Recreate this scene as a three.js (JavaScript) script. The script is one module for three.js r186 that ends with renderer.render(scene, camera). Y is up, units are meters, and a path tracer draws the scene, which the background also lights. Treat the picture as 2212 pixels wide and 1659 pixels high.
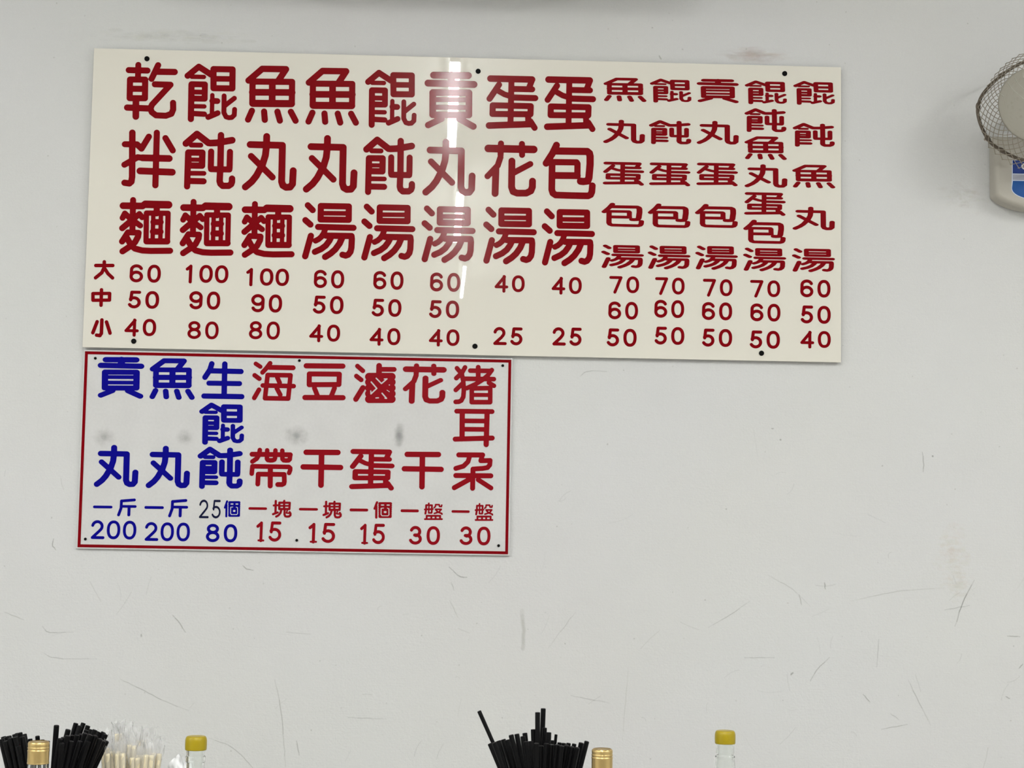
import * as THREE from 'three';
import { RoundedBoxGeometry } from 'three/addons/geometries/RoundedBoxGeometry.js';
import { mergeGeometries } from 'three/addons/utils/BufferGeometryUtils.js';
import { ImprovedNoise } from 'three/addons/math/ImprovedNoise.js';
import { RectAreaLightUniformsLib } from 'three/addons/lights/RectAreaLightUniformsLib.js';

// ---------------------------------------------------------------- camera, exposure, lights
const scene = new THREE.Scene();
scene.background = new THREE.Color(0x000000);
const camera = new THREE.PerspectiveCamera(2 * Math.atan(829.5 / 3700) * 180 / Math.PI, 2212 / 1659, 0.05, 30);
camera.position.set(0, 1.30, 3.44);
camera.rotation.order = 'YXZ';
camera.rotation.set(0.08696, -0.03095, 0.01688);
const renderer = new THREE.WebGLRenderer({ antialias: true });
renderer.toneMapping = THREE.LinearToneMapping;
renderer.toneMappingExposure = 1.40;
renderer.shadowMap.enabled = true;
RectAreaLightUniformsLib.init();
const TUBE_RADIANCE = 120, TUBE_COLOR = new THREE.Color(0.985, 1.0, 0.985), TUBE_GLOW = 36;
const TUBES = [   // [x, z of the tube's middle, turn] of the ceiling lights, all 1.28 m long, and how slim the tube is
  [-0.041, 2.55, -0.0125], [-0.019, 4.63, -0.0125], [0.011, 6.72, -0.0125, 0.5],
  [-2.35, 2.3, 0], [-2.35, 4.5, 0], [2.35, 2.3, 0], [2.35, 4.5, 0],
];

// ---------------------------------------------------------------- helpers
let seed = 20240611;
const rnd = () => { seed = (seed + 0x6d2b79f5) | 0; let t = Math.imul(seed ^ (seed >>> 15), 1 | seed); t = (t + Math.imul(t ^ (t >>> 7), 61 | t)) ^ t; return ((t ^ (t >>> 14)) >>> 0) / 4294967296; };
const range = (a, b) => a + (b - a) * rnd();
const noise = new ImprovedNoise();
const taken = new Map();
function numbered(name) { const n = taken.get(name) ?? 0; taken.set(name, n + 1); return n ? name + '_' + String(n).padStart(3, '0') : name; }
function tag(o, label, category, group) { o.userData.label = label; o.userData.category = category; if (group) o.userData.group = group; return o; }
function thing(name, label, category, x, y, z, group) { const o = new THREE.Group(); o.name = numbered(name); o.position.set(x, y, z); scene.add(o); return tag(o, label, category, group); }
function part(name, geometry, material, parent, label) {
  const m = new THREE.Mesh(geometry, material); m.name = name; m.castShadow = m.receiveShadow = true;
  if (label) m.userData.label = label;
  parent.add(m); return m;
}
function structure(name, geometry, material) { const m = part(name, geometry, material, scene); m.userData.kind = 'structure'; return m; }
const lin = (r, g, b) => new THREE.Color().setRGB(r, g, b);
const std = (color, roughness, more = {}) => new THREE.MeshPhysicalMaterial({ color, roughness, ...more });
const box = (w, h, d, x = 0, y = 0, z = 0) => new THREE.BoxGeometry(w, h, d).translate(x, y, z);
const rbox = (w, h, d, r, x = 0, y = 0, z = 0) => new RoundedBoxGeometry(w, h, d, 3, r).translate(x, y, z);
const lathe = (pts, n = 48) => new THREE.LatheGeometry(pts.map(([r, y]) => new THREE.Vector2(r, y)), n);
function canvasTexture(w, h, draw, color = true) {
  const c = document.createElement('canvas'); c.width = w; c.height = h; draw(c.getContext('2d'), w, h);
  const t = new THREE.CanvasTexture(c); if (color) t.colorSpace = THREE.SRGBColorSpace; t.wrapS = t.wrapT = THREE.RepeatWrapping; return t;
}

// ---------------------------------------------------------------- materials
const WALL = { x: -1.02, y: 0.78, w: 2.25, h: 1.6875 };      // metres covered by one width of the wall's texture
const wallMarks = [  // scratches, smears and plaster ridges, whose lit and shaded edges are painted in
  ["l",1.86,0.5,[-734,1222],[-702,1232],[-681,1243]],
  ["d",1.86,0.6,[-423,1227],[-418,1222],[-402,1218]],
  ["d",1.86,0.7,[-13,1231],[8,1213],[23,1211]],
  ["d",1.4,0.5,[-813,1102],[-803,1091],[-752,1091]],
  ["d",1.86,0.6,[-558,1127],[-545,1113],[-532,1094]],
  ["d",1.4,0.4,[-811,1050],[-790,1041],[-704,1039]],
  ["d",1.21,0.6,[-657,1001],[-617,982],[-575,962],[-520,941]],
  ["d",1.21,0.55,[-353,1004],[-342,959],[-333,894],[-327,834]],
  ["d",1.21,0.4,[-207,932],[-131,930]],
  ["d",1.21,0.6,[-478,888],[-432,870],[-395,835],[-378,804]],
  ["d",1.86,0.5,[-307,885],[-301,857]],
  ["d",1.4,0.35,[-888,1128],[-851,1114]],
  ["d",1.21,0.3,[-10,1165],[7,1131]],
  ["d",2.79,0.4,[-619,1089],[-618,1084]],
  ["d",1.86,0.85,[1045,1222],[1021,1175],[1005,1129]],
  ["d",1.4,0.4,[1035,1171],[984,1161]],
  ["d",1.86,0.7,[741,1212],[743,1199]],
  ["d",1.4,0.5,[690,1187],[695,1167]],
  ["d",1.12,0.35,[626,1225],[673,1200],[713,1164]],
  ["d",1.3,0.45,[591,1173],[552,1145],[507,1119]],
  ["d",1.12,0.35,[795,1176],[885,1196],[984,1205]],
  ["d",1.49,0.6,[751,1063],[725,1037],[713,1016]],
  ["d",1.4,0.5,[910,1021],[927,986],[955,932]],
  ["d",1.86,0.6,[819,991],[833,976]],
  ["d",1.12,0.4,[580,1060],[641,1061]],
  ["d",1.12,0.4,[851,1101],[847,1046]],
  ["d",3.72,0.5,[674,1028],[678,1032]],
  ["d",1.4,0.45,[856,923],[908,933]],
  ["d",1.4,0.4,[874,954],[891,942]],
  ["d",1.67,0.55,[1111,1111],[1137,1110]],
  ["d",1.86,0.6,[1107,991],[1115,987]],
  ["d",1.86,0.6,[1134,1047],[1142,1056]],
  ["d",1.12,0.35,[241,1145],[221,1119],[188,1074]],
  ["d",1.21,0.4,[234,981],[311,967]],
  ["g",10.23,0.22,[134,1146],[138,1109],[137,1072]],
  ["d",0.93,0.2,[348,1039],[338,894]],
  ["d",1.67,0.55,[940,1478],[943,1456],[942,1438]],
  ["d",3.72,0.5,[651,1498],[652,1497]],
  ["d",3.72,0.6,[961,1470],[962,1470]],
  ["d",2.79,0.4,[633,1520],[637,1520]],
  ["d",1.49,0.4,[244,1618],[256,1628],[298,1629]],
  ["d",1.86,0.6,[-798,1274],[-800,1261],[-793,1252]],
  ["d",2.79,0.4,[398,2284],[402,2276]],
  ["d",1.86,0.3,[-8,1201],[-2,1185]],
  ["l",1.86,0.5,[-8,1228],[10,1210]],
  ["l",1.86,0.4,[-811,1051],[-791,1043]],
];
const wallMap = canvasTexture(2048, 1536, (g, w, h) => {
  const img = g.createImageData(w, h);
  for (let y = 0; y < h; y++) for (let x = 0; x < w; x++) {
    const i = (y * w + x) * 4, u = x / w * WALL.w, v = y / h * WALL.h;
    const big = noise.noise(u * 3.1, v * 3.1, 1.7) * 0.5 + noise.noise(u * 9, v * 9, 5.2) * 0.3, dry = noise.noise(u * 14, v * 110, 9.1) * 0.35;
    const speck = (rnd() - 0.5) * 3.2, t = 247 + big * 3.2 + dry * 1.5 + speck;
    img.data[i] = t; img.data[i + 1] = t + noise.noise(u * 2, v * 2, 20) * 1.2; img.data[i + 2] = t - 2 + noise.noise(u * 2.4, v * 2.4, 30) * 2.2; img.data[i + 3] = 255;
  }
  g.putImageData(img, 0, 0);
  const X = (mm) => (mm / 1000 - WALL.x) / WALL.w * w, Y = (mm) => (1 - (mm / 1000 - WALL.y) / WALL.h) * h, S = w / WALL.w / 1000;
  // grimy patches: grease beside the guard, a yellowed damp spot, a brown rubbed patch over the board
  for (const [mx, my, rx, ry, col, n] of [[1002, 1270, 34, 70, 'rgba(205,190,140,', 220], [1015, 1210, 26, 34, 'rgba(198,184,140,', 90], [593, 2290, 66, 17, 'rgba(150,118,104,', 170], [1035, 2005, 55, 38, 'rgba(150,140,120,', 110], [-600, 2298, 170, 14, 'rgba(130,130,125,', 130]])
    for (let k = 0; k < n; k++) {
      const a = rnd() * 6.283, q = Math.sqrt(-Math.log(1 - rnd() * 0.97)) * 0.6, x = X(mx + Math.cos(a) * q * rx), y = Y(my + Math.sin(a) * q * ry);
      g.fillStyle = col + (0.008 + rnd() * 0.026).toFixed(3) + ')'; g.beginPath(); g.ellipse(x, y, (2 + rnd() * 9) * S * (ry < rx * 0.4 ? 2.2 : 1), (1 + rnd() * 4) * S, 0, 0, 7); g.fill();
    }
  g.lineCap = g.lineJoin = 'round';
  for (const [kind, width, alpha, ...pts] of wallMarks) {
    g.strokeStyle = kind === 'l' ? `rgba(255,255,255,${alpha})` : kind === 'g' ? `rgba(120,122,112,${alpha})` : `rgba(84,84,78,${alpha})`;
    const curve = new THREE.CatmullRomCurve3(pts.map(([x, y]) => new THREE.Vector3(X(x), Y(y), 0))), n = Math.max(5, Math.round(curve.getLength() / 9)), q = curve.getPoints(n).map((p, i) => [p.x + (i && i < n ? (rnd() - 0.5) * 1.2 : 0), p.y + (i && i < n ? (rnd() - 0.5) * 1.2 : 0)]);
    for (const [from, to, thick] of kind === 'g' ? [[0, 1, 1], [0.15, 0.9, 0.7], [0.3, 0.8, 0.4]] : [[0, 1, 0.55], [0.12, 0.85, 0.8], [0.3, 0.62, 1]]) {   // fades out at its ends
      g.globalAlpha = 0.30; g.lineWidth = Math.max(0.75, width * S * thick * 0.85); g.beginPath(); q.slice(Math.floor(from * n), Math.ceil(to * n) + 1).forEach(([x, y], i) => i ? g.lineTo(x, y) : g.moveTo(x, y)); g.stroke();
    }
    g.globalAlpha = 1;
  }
  for (let k = 0; k < 260; k++) { g.fillStyle = `rgba(110,108,98,${(0.08 + rnd() * 0.22).toFixed(3)})`; g.beginPath(); g.ellipse(rnd() * w, rnd() * h, 0.5 + rnd() * 1.2, 0.5 + rnd() * 0.9, rnd() * 3, 0, 7); g.fill(); }
  for (let k = 0; k < 90; k++) {   // faint hairline scuffs, most of them low on the wall where chairs and hands reach
    const x = rnd() * w, y = h * (0.55 + 0.45 * rnd()), a = rnd() * 6.283, l = 8 + rnd() * 40, b = (rnd() - 0.5) * 14;
    g.strokeStyle = `rgba(96,96,90,${(0.05 + rnd() * 0.15).toFixed(3)})`; g.lineWidth = 0.8; g.beginPath(); g.moveTo(x, y); g.quadraticCurveTo(x + Math.cos(a) * l / 2 - Math.sin(a) * b, y + Math.sin(a) * l / 2 + Math.cos(a) * b, x + Math.cos(a) * l, y + Math.sin(a) * l); g.stroke();
  }
});
wallMap.wrapS = wallMap.wrapT = THREE.MirroredRepeatWrapping;
wallMap.repeat.set(1 / WALL.w, 1 / WALL.h);
const plasterBump = canvasTexture(1024, 1024, (g, w, h) => {   // rolled paint: fine grain with faint crossed brush strokes, tiling
  const blur = (src, rx, ry) => { let a = src; for (const [r, sx, sy] of [[rx, 1, 0], [ry, 0, 1]]) for (let pass = 0; pass < 2 && r; pass++) { const o = new Float32Array(w * h); for (let y = 0; y < h; y++) for (let x = 0; x < w; x++) { let s = 0; for (let k = -r; k <= r; k++) s += a[((y + k * sy + h) % h) * w + (x + k * sx + w) % w]; o[y * w + x] = s / (2 * r + 1); } a = o; } return a; };
  const unit = (a) => { let q = 0; for (const v of a) q += v * v; q = Math.sqrt(q / a.length); return a.map((v) => v / q); };
  const white = () => Float32Array.from({ length: w * h }, () => rnd() - 0.5);
  const layers = [[unit(blur(white(), 3, 3)), 20], [unit(blur(white(), 1, 1)), 11], [unit(blur(white(), 16, 1)), 10], [unit(blur(white(), 1, 14)), 6], [unit(blur(white(), 9, 9)), 9]];
  const img = g.createImageData(w, h);
  for (let i = 0; i < w * h; i++) { let v = 128; for (const [a, k] of layers) v += a[i] * k; img.data[i * 4] = img.data[i * 4 + 1] = img.data[i * 4 + 2] = Math.max(0, Math.min(255, v)); img.data[i * 4 + 3] = 255; }
  g.putImageData(img, 0, 0);
}, false);
plasterBump.repeat.set(1 / 0.42, 1 / 0.42);
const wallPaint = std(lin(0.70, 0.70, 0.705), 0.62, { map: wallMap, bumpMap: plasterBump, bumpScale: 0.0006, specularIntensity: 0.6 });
const plainPaint = std(lin(0.70, 0.705, 0.69), 0.7);
const ceilingPaint = std(lin(0.78, 0.78, 0.76), 0.8);
const floorTile = std(lin(0.42, 0.40, 0.37), 0.4);
const boardAcrylic = std(lin(0.765, 0.735, 0.655), 0.006, { ior: 1.49 });
const redPaint = std(lin(0.215, 0.0015, 0.005), 0.10, { specularIntensity: 0.2 });
const redAcrylic = std(lin(0.265, 0.002, 0.008), 0.22, { specularIntensity: 0.25 });
const blueAcrylic = std(lin(0.0015, 0.0007, 0.24), 0.22, { specularIntensity: 0.25 });
const inkBlue = std(lin(0.004, 0.006, 0.035), 0.3, { specularIntensity: 0.3 });
const blackMetal = std(lin(0.002, 0.002, 0.002), 0.6, { specularIntensity: 0.2 });
const whiteMetal = std(lin(0.75, 0.75, 0.74), 0.35);
const blackStick = std(lin(0.0025, 0.0025, 0.003), 0.4, { specularIntensity: 0.3 });
const gold = std(lin(0.62, 0.45, 0.19), 0.3, { metalness: 0.92 });
const yellowCap = std(lin(0.33, 0.245, 0.004), 0.34, { specularIntensity: 0.7 });
const glass = std(lin(0.97, 0.99, 0.975), 0.02, { transmission: 1, thickness: 0.002, ior: 1.5 });
const vinegar = std(lin(0.98, 0.98, 0.96), 0.0, { transmission: 1, thickness: 0.03, ior: 1.33 });
const soySauce = std(lin(0.9, 0.6, 0.35), 0.02, { transmission: 1, thickness: 0.03, ior: 1.34, attenuationColor: lin(0.25, 0.06, 0.01), attenuationDistance: 0.012 });
const film = std(lin(0.95, 0.95, 0.95), 0.3, { transmission: 0.87, thickness: 0, ior: 1.45, side: THREE.DoubleSide });
const paper = std(lin(0.86, 0.86, 0.86), 0.9, { side: THREE.DoubleSide });
const bambooMap = canvasTexture(64, 512, (g, w, h) => {
  for (let x = 0; x < w; x++) { const t = rnd() * 26 - 13; g.fillStyle = `rgb(${224 + t | 0},${212 + t | 0},${180 + t | 0})`; g.fillRect(x, 0, 1, h); }
  for (let k = 0; k < 60; k++) { g.fillStyle = `rgba(150,128,88,${(rnd() * 0.25).toFixed(2)})`; g.fillRect(rnd() * w, rnd() * h, 1, 20 + rnd() * 160); }
});
const bamboo = std(0xffffff, 0.7, { map: bambooMap });
const steelBrown = std(lin(0.13, 0.105, 0.08), 0.5, { metalness: 0.4 });
const wireTan = std(lin(0.34, 0.30, 0.235), 0.4, { metalness: 0.5 });
const unitPlastic = std(lin(0.43, 0.405, 0.35), 0.5);
const labelBlue = std(lin(0.004, 0.030, 0.20), 0.35, { specularIntensity: 0.4 }), labelLightBlue = std(lin(0.0, 0.068, 0.28), 0.35, { specularIntensity: 0.4 }), labelGrey = std(lin(0.36, 0.37, 0.44), 0.4), labelEdge = std(lin(0.62, 0.68, 0.80), 0.4);
const tableTop = std(lin(0.45, 0.43, 0.40), 0.4), tableSteel = std(lin(0.5, 0.5, 0.5), 0.35, { metalness: 0.8 });
const holderPlastic = std(lin(0.32, 0.34, 0.36), 0.4);

// ---------------------------------------------------------------- the room
function withMetreUv(g, ax, ay, ox, oy) {
  const p = g.attributes.position, uv = g.attributes.uv;
  for (let i = 0; i < p.count; i++) uv.setXY(i, p.getComponent(i, ax) - ox, p.getComponent(i, ay) - oy);
  return g;
}
const ROOM = { x: 3.4, h: 2.92, z: 9.2, t: 0.12 };
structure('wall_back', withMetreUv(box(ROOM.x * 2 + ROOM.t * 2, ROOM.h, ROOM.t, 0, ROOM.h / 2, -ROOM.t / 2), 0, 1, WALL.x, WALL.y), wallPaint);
structure('wall_left', box(ROOM.t, ROOM.h, ROOM.z, -ROOM.x - ROOM.t / 2, ROOM.h / 2, ROOM.z / 2), plainPaint);
structure('wall_right', box(ROOM.t, ROOM.h, ROOM.z, ROOM.x + ROOM.t / 2, ROOM.h / 2, ROOM.z / 2), plainPaint);
structure('wall_front', box(ROOM.x * 2 + ROOM.t * 2, ROOM.h, ROOM.t, 0, ROOM.h / 2, ROOM.z + ROOM.t / 2), plainPaint);
structure('floor', box(ROOM.x * 2 + ROOM.t * 2, 0.1, ROOM.z + ROOM.t * 2, 0, -0.05, ROOM.z / 2), floorTile);
structure('ceiling', box(ROOM.x * 2 + ROOM.t * 2, 0.1, ROOM.z + ROOM.t * 2, 0, ROOM.h + 0.05, ROOM.z / 2), ceilingPaint);

// ---------------------------------------------------------------- ceiling tubes
const tubeGlass = new THREE.MeshStandardMaterial({ color: 0xffffff, emissive: TUBE_COLOR, emissiveIntensity: TUBE_GLOW });
TUBES.forEach(([x, z, turn, slim = 1], i) => {
  const o = thing('tube_light', 'white ceiling batten with one bare fluorescent tube', 'ceiling light', x, 2.80, z, 'fluorescent tubes on the ceiling'); o.rotation.y = turn;
  part('batten', rbox(0.06, 0.045, 1.36, 0.006, 0, 0.0975, 0), whiteMetal, o);
  part('tube', new THREE.CylinderGeometry(0.016 * slim, 0.016 * slim, 1.28, 20).rotateX(Math.PI / 2), tubeGlass, o);
  for (const s of [-1, 1]) part('lamp_holder', rbox(0.034, 0.095, 0.03, 0.004, 0, 0.032, s * 0.658), whiteMetal, o);
  const l = new THREE.RectAreaLight(TUBE_COLOR, TUBE_RADIANCE, 0.034 * slim, 1.28); l.name = 'tube_glow'; l.position.set(0, -0.02, 0); l.rotation.x = -Math.PI / 2; o.add(l);
});

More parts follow.
